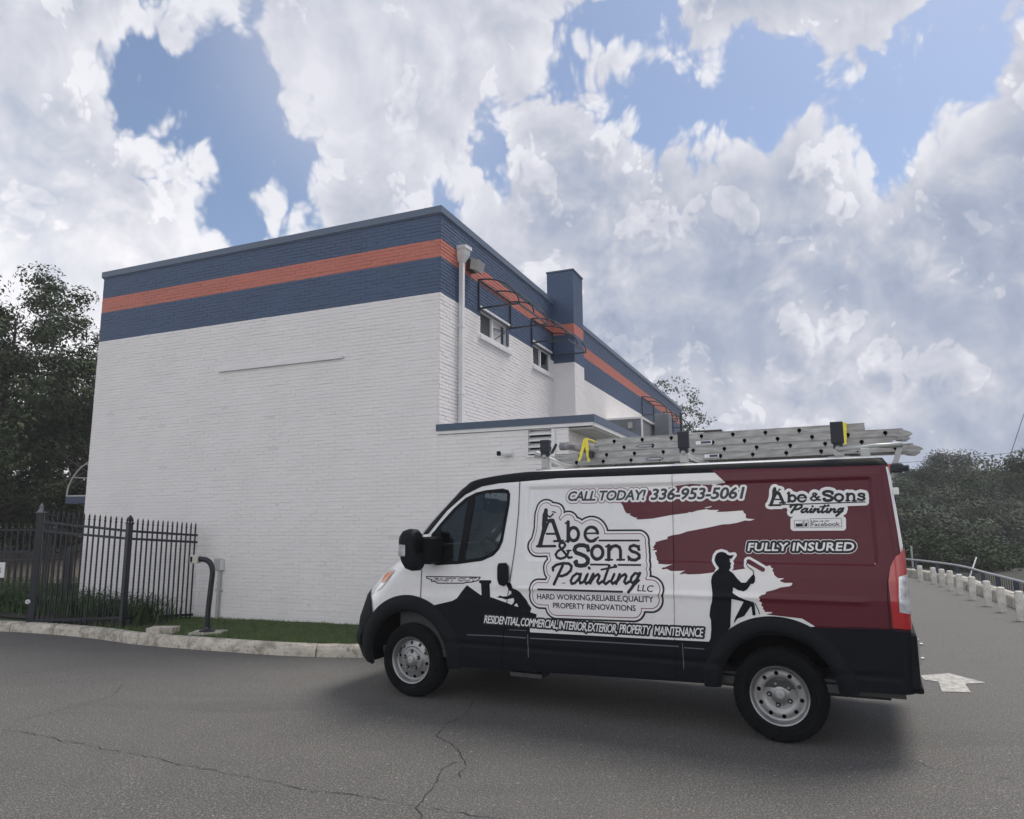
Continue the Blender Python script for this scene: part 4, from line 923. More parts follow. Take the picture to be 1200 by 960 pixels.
bars = [stroke(cC([(440, 392), (688, 392)]), .0165), stroke(cC([(388, 542), (495, 543)]), .0165), stroke(cC([(560, 544), (697, 545)]), .0165), stroke(cC([(58, 697), (583, 712)]), .018)]
tx = [put_text('LLC', (677, 707), (772, 713), .052, shear=.18, conv=cC), put_text('HARD WORKING,RELIABLE,QUALITY', (53, 757), (778, 777), .046, conv=cC, space=.97), put_text('PROPERTY RENOVATIONS', (153, 813), (668, 832), .046, conv=cC, space=.97)]
lines_box = [stroke(cC([(70, 740), (760, 760)]), .05), stroke(cC([(170, 805), (650, 818)]), .05), stroke(cC([(700, 690), (765, 695)]), .05)]
allL = big+bars+lines_box
for g_, m, lay, nm in ((.088, 'art_black', 2, 'logo_outer_line'), (.072, 'art_white', 3, 'logo_border'), (.054, 'art_line', 4, 'logo_inner_line'), (.047, 'art_pink', 5, 'logo_background')):
    decal(nm, allL, m, lay, step=.005, grow=g_)
decal('logo_lettering', big+bars, 'art_black', 6, step=.003); 
for t_ in tx: layered('tagline_lettering', [t_], [(.0012, 'art_black', 6)], step=.0025)
# --- small logo on the rear quarter (scaled copies of the same letters laid along one line)
def fit_box(k, x0, x1, y0, y1):
    ks = [k] if isinstance(k, str) else k; a = np.array([p for q in ks for pts, _ in G[q] for p in pts]); ax0, ay0 = a.min(0); ax1, ay1 = a.max(0)
    return lambda p: (x0+(p[0]-ax0)/(ax1-ax0)*(x1-x0), y0+(p[1]-ay0)/(ay1-ay0)*(y1-y0))
sm = []
fx = fit_box(['A', 'painter'], 98, 262, 108, 276); sm += glyphs(['A', 'painter'], cI, fx, .62)
for k, b in (('b', (280, 362, 150, 240)), ('e', (388, 470, 172, 240)), ('&', (515, 612, 155, 228)), ('S', (642, 732, 135, 230)), ('o', (758, 838, 165, 232)), ('n', (868, 972, 160, 230)), ('s', (988, 1054, 158, 225))): sm += glyphs([k], cI, fit_box(k, *b), .60)
sm += [stroke(cI([(100, 272), (500, 262), (1060, 242)]), .008)]+glyphs(['Painting'], cI, fit_box('Painting', 312, 842, 268, 382), .66)
decal('small_logo_background', sm+[stroke(cI([(375, 372), (760, 372)]), .02)], 'art_white', 2.5, grow=.0235, step=.0035)
decal('small_logo_lettering', sm, 'art_black', 4, step=.0025)
fb = cI([(345, 425), (345, 502), (835, 498), (835, 418)]); decal('badge_background', [poly(fb)], 'art_white', 2.6, grow=.024, step=.004)
def rrect(pts): p = cI(pts); return [stroke(p+[p[0]], .0045)]
decal('badge_border', rrect([(510, 412), (822, 405), (826, 492), (512, 500)])+rrect([(350, 428), (490, 424), (492, 498), (352, 502)]), 'art_mid', 4, step=.0025)
decal('badge_icon', [poly(cI([(365, 460), (432, 458), (432, 490), (366, 492)])), poly(cI([(468, 450), (480, 448), (482, 488), (452, 490), (452, 474)]))], 'art_black', 4, step=.0025)
decal('badge_letter', [stroke(cI([(452, 438), (440, 440), (438, 492)]), .010), stroke(cI([(428, 460), (450, 459)]), .008)], 'art_mid', 4.5, step=.0025)
layered('badge_lettering', [put_text('Like us on', (522, 444), (700, 440), .014, conv=cI), put_text('Facebook', (524, 488), (808, 482), .030, conv=cI)], [(.0006, 'art_grey', 4)], step=.002)
# --- door sticker
cS = crop(495, 670, 16)
st = [poly(cS([(75, 95), (1085, 105), (1040, 165), (940, 190), (800, 205), (770, 215), (270, 212), (265, 185), (170, 180), (190, 150), (85, 120)]))]
decal('door_sticker_outline', st, 'art_black', 2, grow=.006, step=.0025); decal('door_sticker', st, 'art_pink', 3, grow=-.004, step=.0025)
layered('door_sticker_lettering', [put_text('FAST', (215, 172), (610, 175), .026, conv=cS, shear=.4), put_text('CUT', (660, 176), (1000, 172), .026, conv=cS, shear=.4)], [(.0038, 'art_black', 4), (-.0004, 'art_pink', 4.6)], step=.002)
# --- seams, trim lines
def line(name, pts, w, m='seam', lay=5): decal(name, [stroke(pts, w)], m, lay, step=.003, mirror=False)
line('door_seam', full([(609.5, 565), (608, 600), (604, 640), (598, 680), (593, 715), (590, 750), (588, 782)]), .007)
line('door_seam', full([(494.5, 662), (494, 680), (493, 700), (491.5, 716)]), .007)
line('panel_seam', full([(788, 552.5), (789, 620), (790, 700), (791, 752), (792, 798)]), .0035)
line('panel_seam', full([(800, 754), (801.5, 784)]), .006, 'gloss_line', 4)
line('panel_seam', full([(618.5, 744), (619.5, 770)]), .009, 'gloss_line', 4)
line('rub_line', full([(548, 744), (580, 745), (616, 747.5)]), .010, 'gloss_line', 4)
line('rub_line', full([(622, 748), (700, 752), (795, 757.5)]), .010, 'gloss_line', 4)
line('rub_line', full([(802, 759), (825, 760.5)]), .008, 'gloss_line', 4)
line('rub_line', full([(597, 738), (617, 739)]), .007, 'gloss_line', 4)
line('panel_seam', full([(1043, 737), (1040, 700), (1040, 680), (1048, 655)]), .004, 'seam', 5)
# --- wheel-arch flares: raised lips round each opening
def flare(c, zc, r, w, name, zmin, clip_s=None):
    step_ = .01; S = np.arange(c-r-w-.05, c+r+w+.05, step_); Z = np.arange(zmin, zc+r+w+.05, step_)
    X, Zz = np.meshgrid(S, Z, indexing='ij'); d = arch(X, Zz, c, zc, r, 0)
    Fv = np.maximum(np.maximum(-d-.004, d-w), z_low(X)-.02-Zz)
    if clip_s is not None: Fv = np.maximum(Fv, X-clip_s)
    def mp(s, z):
        dd = arch(s, z, c, zc, r, 0); t = np.clip(dd/w, 0, 1); h = .034*np.sqrt(np.clip(1-(2*t-1)**2, 0, 1))*(1-.35*t)+.004
        return P3(s, z, h)
    V, F = march(Fv, S, Z, mp)
    mk(name, V, F, 'plastic', van, smooth=True); mk(name, V*np.array([1, -1, 1]), [f[::-1] for f in F], 'plastic', van, smooth=True)
flare(WRk+.01, .385, .445, .155, 'front_wheel_flare', .29)
flare(-WRk, .385, .435, .135, 'rear_wheel_flare', .36)
# --- front fascia (black), bumper, grille, headlamps
wrapS = lambda z: uf(z)-rf(z)
fas = [vp(447, 705), vp(441, 698), vp(440, 690)]
fascia = poly([(2.06, .20), (2.06, .60), (2.17, .78), (2.21, .90), (2.28, .985), (2.42, 1.0), (2.6, 1.0), (3.6, 1.0), (3.6, .2)])
Fv = np.maximum(np.maximum(field([fascia], SX, SZ), base), -arches(SX, SZ, .02)); skin('front_fascia', Fv, 'plastic', 8)
mbp = np.maximum(np.maximum(base, np.abs(SZ-.52)-.085), 2.35-SX); 
V, F = march(mbp, Sg, Zg, lambda s, z: P3(s, z, .010+.022*np.clip(1-((z-.52)/.085)**2, 0, 1))); V, F = weld(V, F)
mk('bumper', V, F, 'plastic', van, smooth=True)
hl = poly([(2.32, .985), (2.24, 1.03), (2.18, 1.10), (2.14, 1.20), (2.16, 1.26), (2.26, 1.25), (2.40, 1.17), (2.52, 1.07), (2.58, .99)])
HLP = full([(441.5, 692), (444, 687), (449, 680.5), (453.5, 674), (456, 669), (460, 666.5), (463, 667.5), (461, 671), (456, 678), (451, 684.5), (446, 690)])
decal('headlamp', [poly(HLP)], 'clear_lamp', 7, step=.004, grow=.004, mirror=True)
decal('headlamp_amber', [poly(full([(448, 682.5), (453.5, 672), (462, 669), (457.5, 676), (451.5, 683)]))], 'amber', 9, step=.004, mirror=True)
gg = np.maximum(np.maximum(base, np.abs(SZ-.86)-.08), 2.62-SX); skin('grille', gg, 'seam', 10)
# --- mirrors
def mirror(sgn):
    mb = MB(); rb = lambda a, b: mb.box(a, b, bev=.025)
    u0, z0 = 1.50, 1.28
    mb.box((1.36, sgn*.96 if sgn > 0 else -1.20, 1.30), (1.52, 1.20 if sgn > 0 else -.96, 1.56), bev=.02)
    mb.build('mirror_arm', 'plastic', van)
    # head: rounded outline in the v-z plane, deep in u
    out = []; cv, cz, hv, hz = 1.265, 1.44, .105, .20
    for k in range(24):
        a = 2*math.pi*k/24; q = 3.2; c_, s_ = math.cos(a), math.sin(a); rr = (abs(c_)**q+abs(s_)**q)**(-1/q); out.append((cv+hv*rr*c_, cz+hz*rr*s_))
    V = []; F = []; rings = [(1.45, .86), (1.475, .98), (1.53, 1.0), (1.59, .92), (1.63, .70), (1.645, .35)]
    for u, sc in rings: V += [(u+.02*(z-cz)/hz, sgn*(cv+(v-cv)*sc), cz+(z-cz)*sc) for v, z in out]
    n = 24; F = [(k*n+i, k*n+(i+1) % n, (k+1)*n+(i+1) % n, (k+1)*n+i) for k in range(len(rings)-1) for i in range(n)]+[tuple(range(n-1, -1, -1)), tuple((len(rings)-1)*n+i for i in range(n))]
    if sgn < 0: F = [f[::-1] for f in F]
    h = mk('mirror_head', V, F, 'plastic', van, smooth=False)
    mb = MB(); y = sgn*(cv+hv+.004); mb.box((1.54, min(y, y-.03*sgn), 1.38), (1.615, max(y, y-.03*sgn), 1.49), bev=.006); mb.build('signal_lens', 'clear_lamp', h)
    V = [(1.446, sgn*(cv+(v-cv)*.78), cz+(z-cz)*.80) for v, z in out]; mk('mirror_glass', V, [tuple(range(24)) if sgn < 0 else tuple(range(23, -1, -1))], 'van_glass', h)
mirror(1); mirror(-1)
# --- door handle
hp = full([(585, 660), (594, 659.5), (597, 664), (597.5, 678), (596, 684), (591, 687), (585.5, 685), (583.5, 678), (583.5, 664)])
def bumpoff(s, z): 
    c = np.mean([p[0] for p in hp]), np.mean([p[1] for p in hp]); return .022*np.clip(1-((s-c[0])/.075)**2, 0, 1)**.5*np.clip(1-((z-c[1])/.12)**2, 0, 1)**.5
decal('door_handle', [poly(hp)], 'plastic', 4, step=.004, offf=bumpoff)
# --- tail lamp
TL = full([(1059.2, 644.6), (1049, 652.5), (1043.5, 664), (1041, 680), (1043.5, 705), (1046.5, 735.8)])+[(-2.68, .905), (-2.72, .905), (-2.72, 1.47), (-2.68, 1.49)]
decal('tail_lamp', [poly(TL)], 'red_lamp', 4, step=.004, mirror=True, offf=lambda s, z: .006+0*s)
TC = [vp(1052.5, 676)]+[(-2.67, 1.30), (-2.715, 1.31), (-2.715, 1.02), (-2.67, 1.015)]+[vp(1054, 717.5), vp(1052.8, 700)]
decal('reversing_lens', [poly(TC)], 'clear_lamp', 6, step=.003, mirror=True, offf=lambda s, z: .008+0*s)
# --- rear doors details, bumper, step
mb = MB(); mb.box((-2.70, -.98, .47), (-2.64, .98, .88), bev=.02); mb.box((-2.715, -.96, .452), (-2.64, .96, .50), bev=.01); mb.build('rear_bumper', 'plastic', van)
mb = MB(); 
mb.box((-2.672, .885, 1.885), (-2.63, .915, 1.94), bev=.005)
mb.build('door_hinge', 'van_white', van)
mb = MB(); mb.box((-2.667, -.005, .90), (-2.62, .005, 1.9)); mb.build('rear_door_gap', 'seam', van)
mb = MB(); mb.box((-2.715, .93, .66), (-2.70, .975, .84), bev=.006); mb.tube([(-2.71, .95, .80), (-2.735, .95, .80)], .010); mb.tube([(-2.71, .95, .70), (-2.735, .95, .70)], .010); mb.build('bumper_bracket', 'rack', van)
mb = MB(); mb.box((-2.66, -.35, 2.10), (-2.60, .35, 2.16), bev=.01); mb.build('high_brake_lamp', 'red_lamp', van)
# --- underside
mb = MB(); mb.box((-2.60, -.93, .40), (2.1, .93, .46), 0); mb.box((-2.3, .45, .30), (2.0, .55, .40), 0); mb.box((-2.3, -.55, .30), (2.0, -.45, .40), 0); mb.tube([(-WRk, -.8, .34), (-WRk, .8, .34)], .05); mb.box((-.9, -.3, .28), (-.2, .4, .40), 0); mb.tube([(1.0, .1, .30), (-1.2, .35, .30), (-1.5, .60, .33), (-2.5, .62, .35)], .032)
mb.beam((-1.35, .75, .37), (-2.05, .78, .35), .06, .03); mb.beam((-2.45, .72, .375), (-1.95, .72, .365), .05, .02); mb.box((.3, .80, .30), (.62, .98, .335))
mb.build('underbody', 'dark_steel', van)
for c, r_ in ((WRk+.01, .50), (-WRk, .48)):
    mb = MB()
    for sg_ in (1, -1):
        n = 18; V = []
        for k in range(n+1):
            a = math.pi*(k-1)/(n-2); q = (c+r_*math.cos(min(math.pi, max(0, a))), .385+r_*math.sin(min(math.pi, max(0, a))) if 0 < k < n else (.30 if c > 0 else .37)); V += [(q[0], sg_*.955, q[1]), (q[0], sg_*.45, q[1])]
        V2 = [(c, sg_*.45, .385)]; mb.add(V+V2, [(2*k, 2*k+1, 2*k+3, 2*k+2) for k in range(n)]+[(2*k+1, 2*k+3, 2*n+2) for k in range(n)])
    mb.build('wheel_well', 'seam', van)
mb = MB(); mb.box((-2.6, -.9, .47), (.45, .9, .49)); mb.box((.42, -.93, .47), (.45, .93, 2.1)); mb.build('bulkhead', 'interior', van)
# --- cab
mb = MB(); mb.box((1.35, -.9, .9), (1.75, .9, 1.30), bev=.06); mb.box((1.10, .22, 1.20), (1.42, .60, 1.38), bev=.05); mb.build('dashboard', 'interior', van)
mb = MB(); mb.box((.45, -.92, .46), (1.9, .92, .9)); mb.build('cab_floor', 'interior', van)
for v in (.42, -.42):
    mb = MB(); mb.box((.55, v-.25, .9), (1.05, v+.25, 1.05), bev=.05); mb.beam((.62, v, 1.0), (.50, v, 1.62), .46, .12); mb.beam((.50, v, 1.66), (.47, v, 1.86), .26, .10); mb.build('seat', 'seat', van)
mb = MB(); sw = []
for k in range(25):
    a = 2*math.pi*k/24; sw.append((1.08+.19*math.sin(a)*.55, .42+.19*math.cos(a), 1.38+.19*math.sin(a)*.83))
mb.tube(sw, .018, 8); mb.beam((1.08, .24, 1.38), (1.08, .60, 1.38), .04, .03); mb.beam((1.08, .42, 1.38), (1.3, .42, 1.2), .06, .06); mb.build('steering_wheel', 'plastic', van)
mb = MB(); mb.tube([(1.28, .0, 1.93), (1.24, .0, 1.86)], .012); mb.box((1.2, -.12, 1.80), (1.24, .12, 1.87), bev=.01); mb.box((1.12, -.03, 1.70), (1.14, .03, 1.78)); mb.build('rear_view_mirror', 'plastic', van)
mb = MB(); mb.box((.45, -.9, 2.08), (1.0, .9, 2.11)); mb.build('headliner', 'seat', van)
# --- wheels
def wheel(u, sgn, front):
    e = empty('wheel', (u, sgn*.0, .352)); e.parent = van
    r = .352; ov = .985; iv = .775
    prof = [(.222, ov-.004), (.232, ov-.012), (.25, ov-.004), (.29, ov+.004), (.318, ov-.004), (.336, ov-.016), (.347, ov-.034), (r, ov-.05), (r, iv+.05), (.345, iv+.02), (.31, iv), (.222, iv+.01)]
    mb = MB(); mb.lathe([(a, b*sgn) for a, b in prof], 56); 
    for k in range(56):  # tread blocks
        a = 2*math.pi*k/56; ca, sa = math.cos(a), math.sin(a); da = .035
        for w0, w1 in ((iv+.055, iv+.085), (iv+.095, ov-.095), (ov-.085, ov-.055)):
            V = []
            for rr in (r-.004, r+.004):
                for aa in (a-da, a+da):
                    for w_ in (w0, w1): V.append((rr*math.cos(aa), w_*sgn, rr*math.sin(aa)))
            mb.add(V, [(4, 5, 7, 6), (0, 4, 6, 2), (1, 3, 7, 5), (0, 1, 5, 4), (2, 6, 7, 3)])
    for rr in (.262, .305): mb.lathe([(rr-.003, (ov+.000)*sgn), (rr, (ov+.0045)*sgn), (rr+.003, (ov+.000)*sgn)], 56)
    mb.build('tyre', 'tyre', e, smooth=False)
    def hgt(rad): return np.interp(rad, [0, .035, .060, .066, .085, .115, .122, .130, .150, .178, .190, .200, .208, .214, .222], [-.008, -.008, -.012, -.020, -.024, -.026, -.034, -.046, -.050, -.060, -.058, -.036, -.014, -.006, -.004] if front else [-.050, -.050, -.055, -.062, -.064, -.062, -.058, -.052, -.050, -.052, -.050, -.036, -.014, -.006, -.004])
    X = np.arange(-.228, .229, .006); A, B = np.meshgrid(X, X, indexing='ij'); R_d = np.hypot(A, B); Fv = R_d-.222
    for k in range(10):
        a = 2*math.pi*(k+.3)/10; Fv = np.maximum(Fv, .0165-np.hypot(A-.161*math.cos(a), B-.161*math.sin(a)))
    V, F = march(Fv, X, X, lambda x, z: np.stack([x, sgn*(ov+hgt(np.hypot(x, z))), z], -1), flip=sgn > 0); mk('rim', V, F, 'steel', e, smooth=True)
    mb = MB(); mb.lathe([(.0, (ov-.085)*sgn), (.218, (ov-.085)*sgn)], 24); mb.build('brake_disc', 'seam', e)
    for k in range(5):
        a = 2*math.pi*k/5+(1.57 if front else 1.2); c, s_ = .083*math.cos(a), .083*math.sin(a); h0 = ov+float(hgt(.083)); mb = MB()
        mb.lathe([(.020, (h0+.001)*sgn), (.0175, (h0+.004)*sgn), (.0, (h0+.004)*sgn)], 10, c=(c, 0, s_)); b = mb.build('lug_recess', 'seam', e)
        mb = MB(); mb.lathe([(.0105, (h0+.0045)*sgn), (.0105, (h0+.018)*sgn), (.006, (h0+.021)*sgn), (0, (h0+.021)*sgn)], 6, c=(c, 0, s_)); mb.build('lug_nut', 'steel', e)
    h0 = ov+float(hgt(0)); mb = MB(); mb.lathe([(.034, (h0-.004)*sgn), (.034, (h0+.006)*sgn), (.026, (h0+.010)*sgn), (0, (h0+.010)*sgn)], 20); mb.lathe([(.014, (h0+.0105)*sgn), (.010, (h0+.013)*sgn), (0, (h0+.013)*sgn)], 5); mb.build('centre_cap', 'rack', e)
for u, f in ((WRk, True), (-WRk, False)):
    for sgn in (1, -1): wheel(u, sgn, f)
# ---------------------------------------------------------------- roof rack and ladders
def vl(u, v, z): return (u, v, z)
rack = empty('ladder_rack', (VX, VY, 0), math.pi-VA, label='grey metal ladder rack with black end stops bolted on the van roof', cat='roof rack')
RU = [.33, -1.02, -2.27]
LV = -.10
for i, u in enumerate(RU):
    zb = 2.272; zn = (2.325, 2.295, 2.27)[i]
    mb = MB(); mb.tube([(u, -.80, zb), (u, .35, zb), (u, .80, zn)], .021, 10); mb.build('crossbar', 'rack', rack, smooth=True)
    for v in (.76, -.76):
        mb = MB(); mb.box((u-.032, v-.03, 2.205), (u+.032, v+.03, zn), bev=.006); mb.box((u-.080, v-.05, 2.180), (u+.080, v+.05, 2.205), bev=.006); mb.build('foot', 'rack', rack)
        mb = MB(); mb.box((u-.048, v-.02, zn+.04), (u+.048, v+.02, 2.49), bev=.006); mb.box((u-.035, v-.03, zn), (u+.035, v+.03, zn+.04), bev=.004); mb.build('end_stop', 'black_rubber', rack)
mb = MB(); mb.tube([(-2.27, .80, 2.262), (-2.44, .80, 2.262), (-2.52, .80, 2.272), (-2.73, .80, 2.275)], .020, 10); mb.build('rear_extension', 'rack', rack, smooth=True)
mb = MB(); mb.box((-2.50, .77, 2.18), (-2.43, .83, 2.26), bev=.008); mb.build('extension_block', 'rack', rack)
for sg_ in (1, -1):
    mb = MB(); mb.beam((-2.71, sg_*.78, 2.262), (-2.665, sg_*.78, 2.12), .040, .028); mb.build('rear_strut', 'rack', rack)
mb = MB(); mb.box((-2.72, .74, 2.06), (-2.63, .83, 2.13), bev=.012); mb.build('roller_bracket', 'black_rubber', rack)
mb = MB(); mb.tube([(-2.68, .81, 2.09), (-2.755, .83, 2.09)], .024, 8); mb.build('roller_end', 'black_rubber', rack)
mb = MB(); mb.tube([(.36, .74, 2.33), (.44, .74, 2.35)], [.03, .042], 8); mb.build('clamp_knob', 'rack', rack)
mb = MB(); mb.tube([(.28, .72, 2.36), (.23, .72, 2.45)], .014, 6); mb.build('clamp_lever', 'black_rubber', rack)
# extension ladders (rails lie along the van, the two sections one above the other)
def ladder(label, u0, u1, v0, z0, tilt, fly0, fly1, wid=.40, rail=.066):
    e = empty('extension_ladder', (VX, VY, 0), math.pi-VA, label=label, cat='ladder', group='extension ladders strapped on the van roof')
    def zz(u): return z0+(u-u0)*tilt
    def section(a, b, dz, w, inset):
        for v in (v0, v0-w):
            mb = MB(); s = 1 if v == v0 else -1; t = .005; h = rail; fl = .028
            def bar(za, zb, va, vb): 
                V = [(u, vv, zz(u)+dz+zq) for u in (a, b) for vv, zq in ((va, za), (vb, za), (vb, zb), (va, zb))]
                mb.add(V, [(0, 1, 2, 3), (7, 6, 5, 4), (0, 4, 5, 1), (1, 5, 6, 2), (2, 6, 7, 3), (3, 7, 4, 0)])
            bar(0, h, v-t, v); bar(0, t, v-(fl if s > 0 else 0), v+(0 if s > 0 else fl)+.006); bar(h-t, h, v-(fl if s > 0 else 0), v+(0 if s > 0 else fl)+.006)
            mb.build('rail', 'alu', e)
        n = int((b-a-.25)/.305)
        for k in range(n+1):
            u = a+.14+inset+k*.305
            if u > b-.05: break
            mb = MB(); mb.tube([(u, v0-w, zz(u)+dz+h/2), (u, v0-.002, zz(u)+dz+h/2)], .015, 8, cap=False); ru = mb.build('rung', 'alu', e)
            mb = MB(); mb.tube([(u, v0+.0005, zz(u)+dz+h/2), (u, v0+.0045, zz(u)+dz+h/2)], .018, 10); mb.tube([(u, v0+.0005, zz(u)+dz+h*.18), (u, v0+.0045, zz(u)+dz+h*.18)], .006, 6); mb.build('rung_end', 'seam', ru)
    rail_h = rail
    section(u0, u1, 0, wid, 0); section(fly0, fly1, rail_h+.002, wid-.045, .11)
    for v in (v0, v0-wid):
        mb = MB(); zc = zz(u0); V = [(u0+.02, v+.008, zc+.060), (u0-.055, v+.008, zc+.03), (u0-.075, v+.008, zc+.012), (u0-.03, v+.008, zc-.018), (u0+.05, v+.008, zc-.006)]; V += [(a, b-.03, c) for a, b, c in V]
        mb.add(V, [(0, 1, 2, 3, 4), (9, 8, 7, 6, 5)]+[(i, i+5, (i+1) % 5+5, (i+1) % 5) for i in range(5)]); mb.build('foot_shoe', 'alu', e)
    return e, zz
ux = lambda px, py: float(vanpt(px, py, LV)[0])
lad1, z1f = ladder('lower weathered aluminium extension ladder lying directly on the roof rack bars', ux(1070, 522), ux(646, 538), LV, 2.298, 0., ux(1046, 515), ux(650, 532))
lad2, z2f = ladder('upper aluminium extension ladder stacked on the other, rag wrapped round its front end', ux(1058, 505), ux(697, 525), LV+.004, 2.436, 0., ux(1013, 498), ux(699, 517))
# oval maker's badges and stickers on the rails
def sticker(e, zz, u, dz, w, h, m, name, txt=None):
    mb = MB(); zc = zz(u)+dz; n = 16; V = [(u+w/2*math.copysign(abs(math.cos(a))**.8, math.cos(a)), LV+.008, zc+h/2*math.sin(a)) for a in [2*math.pi*k/n for k in range(n)]]
    mb.add(V, [tuple(range(n))]); b = mb.build(name, m, e)
    V = [(p[0]*.86+u*.14, LV+.0092, zc+(p[2]-zc)*.62) for p in V]
    if txt: 
        mb = MB(); mb.add(V, [tuple(range(n))]); mb.build('badge_face', 'alu', b)
for e, zz, u in ((lad2, z2f, ux(756, 524)), (lad1, z1f, ux(767, 534))):
    sticker(e, zz, u, .034+(.0 if e == lad1 else 0), .19, .034, 'navy', 'oval_badge', True)
for e, zz, u, w in ((lad2, z2f, ux(825, 519), .16), (lad1, z1f, ux(834, 532), .14)):
    mb = MB(); mb.box((u-w/2, LV+.007, zz(u)+.018), (u+w/2, LV+.009, zz(u)+.052)); b = mb.build('warning_label', 'white_trim', e); mb = MB(); mb.box((u-w/2+.01, LV+.0092, zz(u)+.024), (u+w/2-.05, LV+.010, zz(u)+.047)); mb.build('label_print', 'rail_blue', b)
# rag-wrapped tip of the upper ladder
rag = empty('rag_bundle', (VX, VY, 0), math.pi-VA, label='grey rag and pad wrapped around the front tip of the upper ladder', cat='rag')
rp = [(*[q for q in (vanpt(x, y, LV)[0],)], LV-.02, vanpt(x, y, LV)[1]) for x, y in ((656, 523), (663, 523), (672, 523.5), (682, 524.5), (692, 526), (702, 527))]
mb = MB(); r_ = random.Random(2); mb.tube(rp, [.030, .042, .036, .050, .052, .040], 14)
mb.V = [(a+r_.uniform(-.008, .008), b+r_.uniform(-.008, .008), c+r_.uniform(-.008, .008)) for a, b, c in mb.V]; mb.build('rag', mat('grey_rag', (.24, .23, .24), .95, var=.4, vscale=14), rag)
mb = MB(); mb.tube([rp[0], rp[1]], .044, 12); mb.build('pad', 'grey_wall', rag)
def strap(label, u, v, ztop, zbot, wd, spread, extra=True):
    e = empty('ratchet_strap', (VX, VY, 0), math.pi-VA, label=label, cat='strap', group='yellow straps tying down the ladders')
    mb = MB(); 
    def band(p, q, w0, w1):
        t = .004; V = [(p[0]-w0/2, p[1], p[2]), (p[0]+w0/2, p[1], p[2]), (q[0]+w1/2, q[1], q[2]), (q[0]-w1/2, q[1], q[2])]; V += [(a, b-t, c) for a, b, c in V]
        mb.add(V, [(0, 1, 2, 3), (7, 6, 5, 4), (0, 4, 5, 1), (1, 5, 6, 2), (2, 6, 7, 3), (3, 7, 4, 0)])
    band((u, v, ztop), (u+spread, v+.02, zbot+.01), wd, wd*.55); band((u-.005, v+.006, ztop), (u-.04*bool(spread), v+.02, zbot), wd, wd*.6)
    mb.tube([(u, v-.45, ztop-.015), (u, v-.2, ztop), (u, v, ztop)], wd*.2, 6); mb.build('webbing', 'yellow', e)
    if extra:
        mb = MB(); mb.box((u-.10, v+.0, zbot+.04), (u-.05, v+.05, zbot+.11), bev=.008); mb.tube([(u-.075, v+.05, zbot+.03), (u-.075, v+.06, zbot+.09)], .018, 8); mb.build('ratchet', 'dark_steel', e)
strap('yellow webbing strap tied in a loose twist round the front of the ladders', ux(688, 514), LV+.05, 2.578, 2.33, .045, .07)
strap('yellow webbing strap running straight down at the rear black end stop', float(vanpt(988, 494, LV)[0]), LV+.04, 2.578, 2.38, .05, 0, False)

# ---------------------------------------------------------------- fence
P0 = gr(36, 729, .145)[:2]; MP = gr(143, 735, .15)[:2]; EP = bw(-4.60, -.06)
def spear(mb, h, w=.0095): 
    mb.box((-w, -w, 0), (w, w, h)); mb.lathe([(w, h), (w*1.9, h+.012), (w*1.9, h+.03), (w, h+.04), (w*1.7, h+.055), (w*1.1, h+.085), (0, h+.115)], 6, axis='z')
    return mb
def picket_mesh(h): mb = spear(MB(), h); me = bpy.data.meshes.new('picket'); me.from_pydata(mb.V, [], mb.F); me.materials.append(MT['fence']); return me
def fence_run(label, A, B, zr, n, zb, posts, skip=0, spears=True, zpick=.10, cat='fence'):
    """zr: list of (height at A, height at B) of the rails; zb: bottom of the pickets"""
    e = empty('iron_fence', (0, 0, 0), label=label, cat=cat)
    for (a, b) in zr:
        mb = MB(); mb.beam((A[0], A[1], a), (B[0], B[1], b), .028, .036); mb.build('rail', 'fence', e)
    top = max(zr[0]); me = picket_mesh(top-zb+zpick-.0)
    for k in range(n):
        t = (k+.5)/n; x = A[0]+(B[0]-A[0])*t; y = A[1]+(B[1]-A[1])*t; ztop = zr[0][0]*(1-t)+zr[0][1]*t
        o = bpy.data.objects.new('picket', me); COL.objects.link(o); o.parent = e; o.location = (x, y, zb+(ztop-top)); o.rotation_euler = (0, 0, math.atan2(B[1]-A[1], B[0]-A[0]))
    for (p, w, z0, z1, kind) in posts:
        mb = MB(); mb.box((-w, -w, 0), (w, w, z1-z0))
        if kind == 'ball': mb.box((-w*1.35, -w*1.35, z1-z0), (w*1.35, w*1.35, z1-z0+.03)); mb.lathe([(w*.5, z1-z0+.03), (w*.6, z1-z0+.05), (w*1.0, z1-z0+.075), (w*.95, z1-z0+.11), (w*.35, z1-z0+.14), (0, z1-z0+.15)], 12, axis='z')
        o = mb.build('post', 'fence', e, loc=(p[0], p[1], z0)); o.rotation_euler = (0, 0, math.atan2(B[1]-A[1], B[0]-A[0]))
    return e
zM = [zat(145, y, *MP) for y in (622.5, 631.5, 724)]; zE = [zat(231, y, *EP) for y in (627.5, 635.5, 720)]; z0_ = [zat(44, y, *P0) for y in (611.5, 622, 727)]
fence_run('black iron picket fence run between the round-capped post and the white wall', MP, EP, list(zip(zM, zE)), 14, min(zM[2], zE[2])-.06, [(MP, .034, .10, zM[0]+.10, 'ball')])
fence_run('black iron picket fence run between the thick gate post and the round-capped post', P0, MP, list(zip(z0_, zM)), 17, min(z0_[2], zM[2])-.05, [])
gp = empty('gate_post', (P0[0], P0[1], 0), .35, label='thick square black post with a domed cap and a small white round reflector', cat='post')
zt_ = zat(38, 601, *P0); mb = MB(); w = .05; mb.box((-w, -w, .08), (w, w, zt_)); mb.build('post', 'fence', gp)
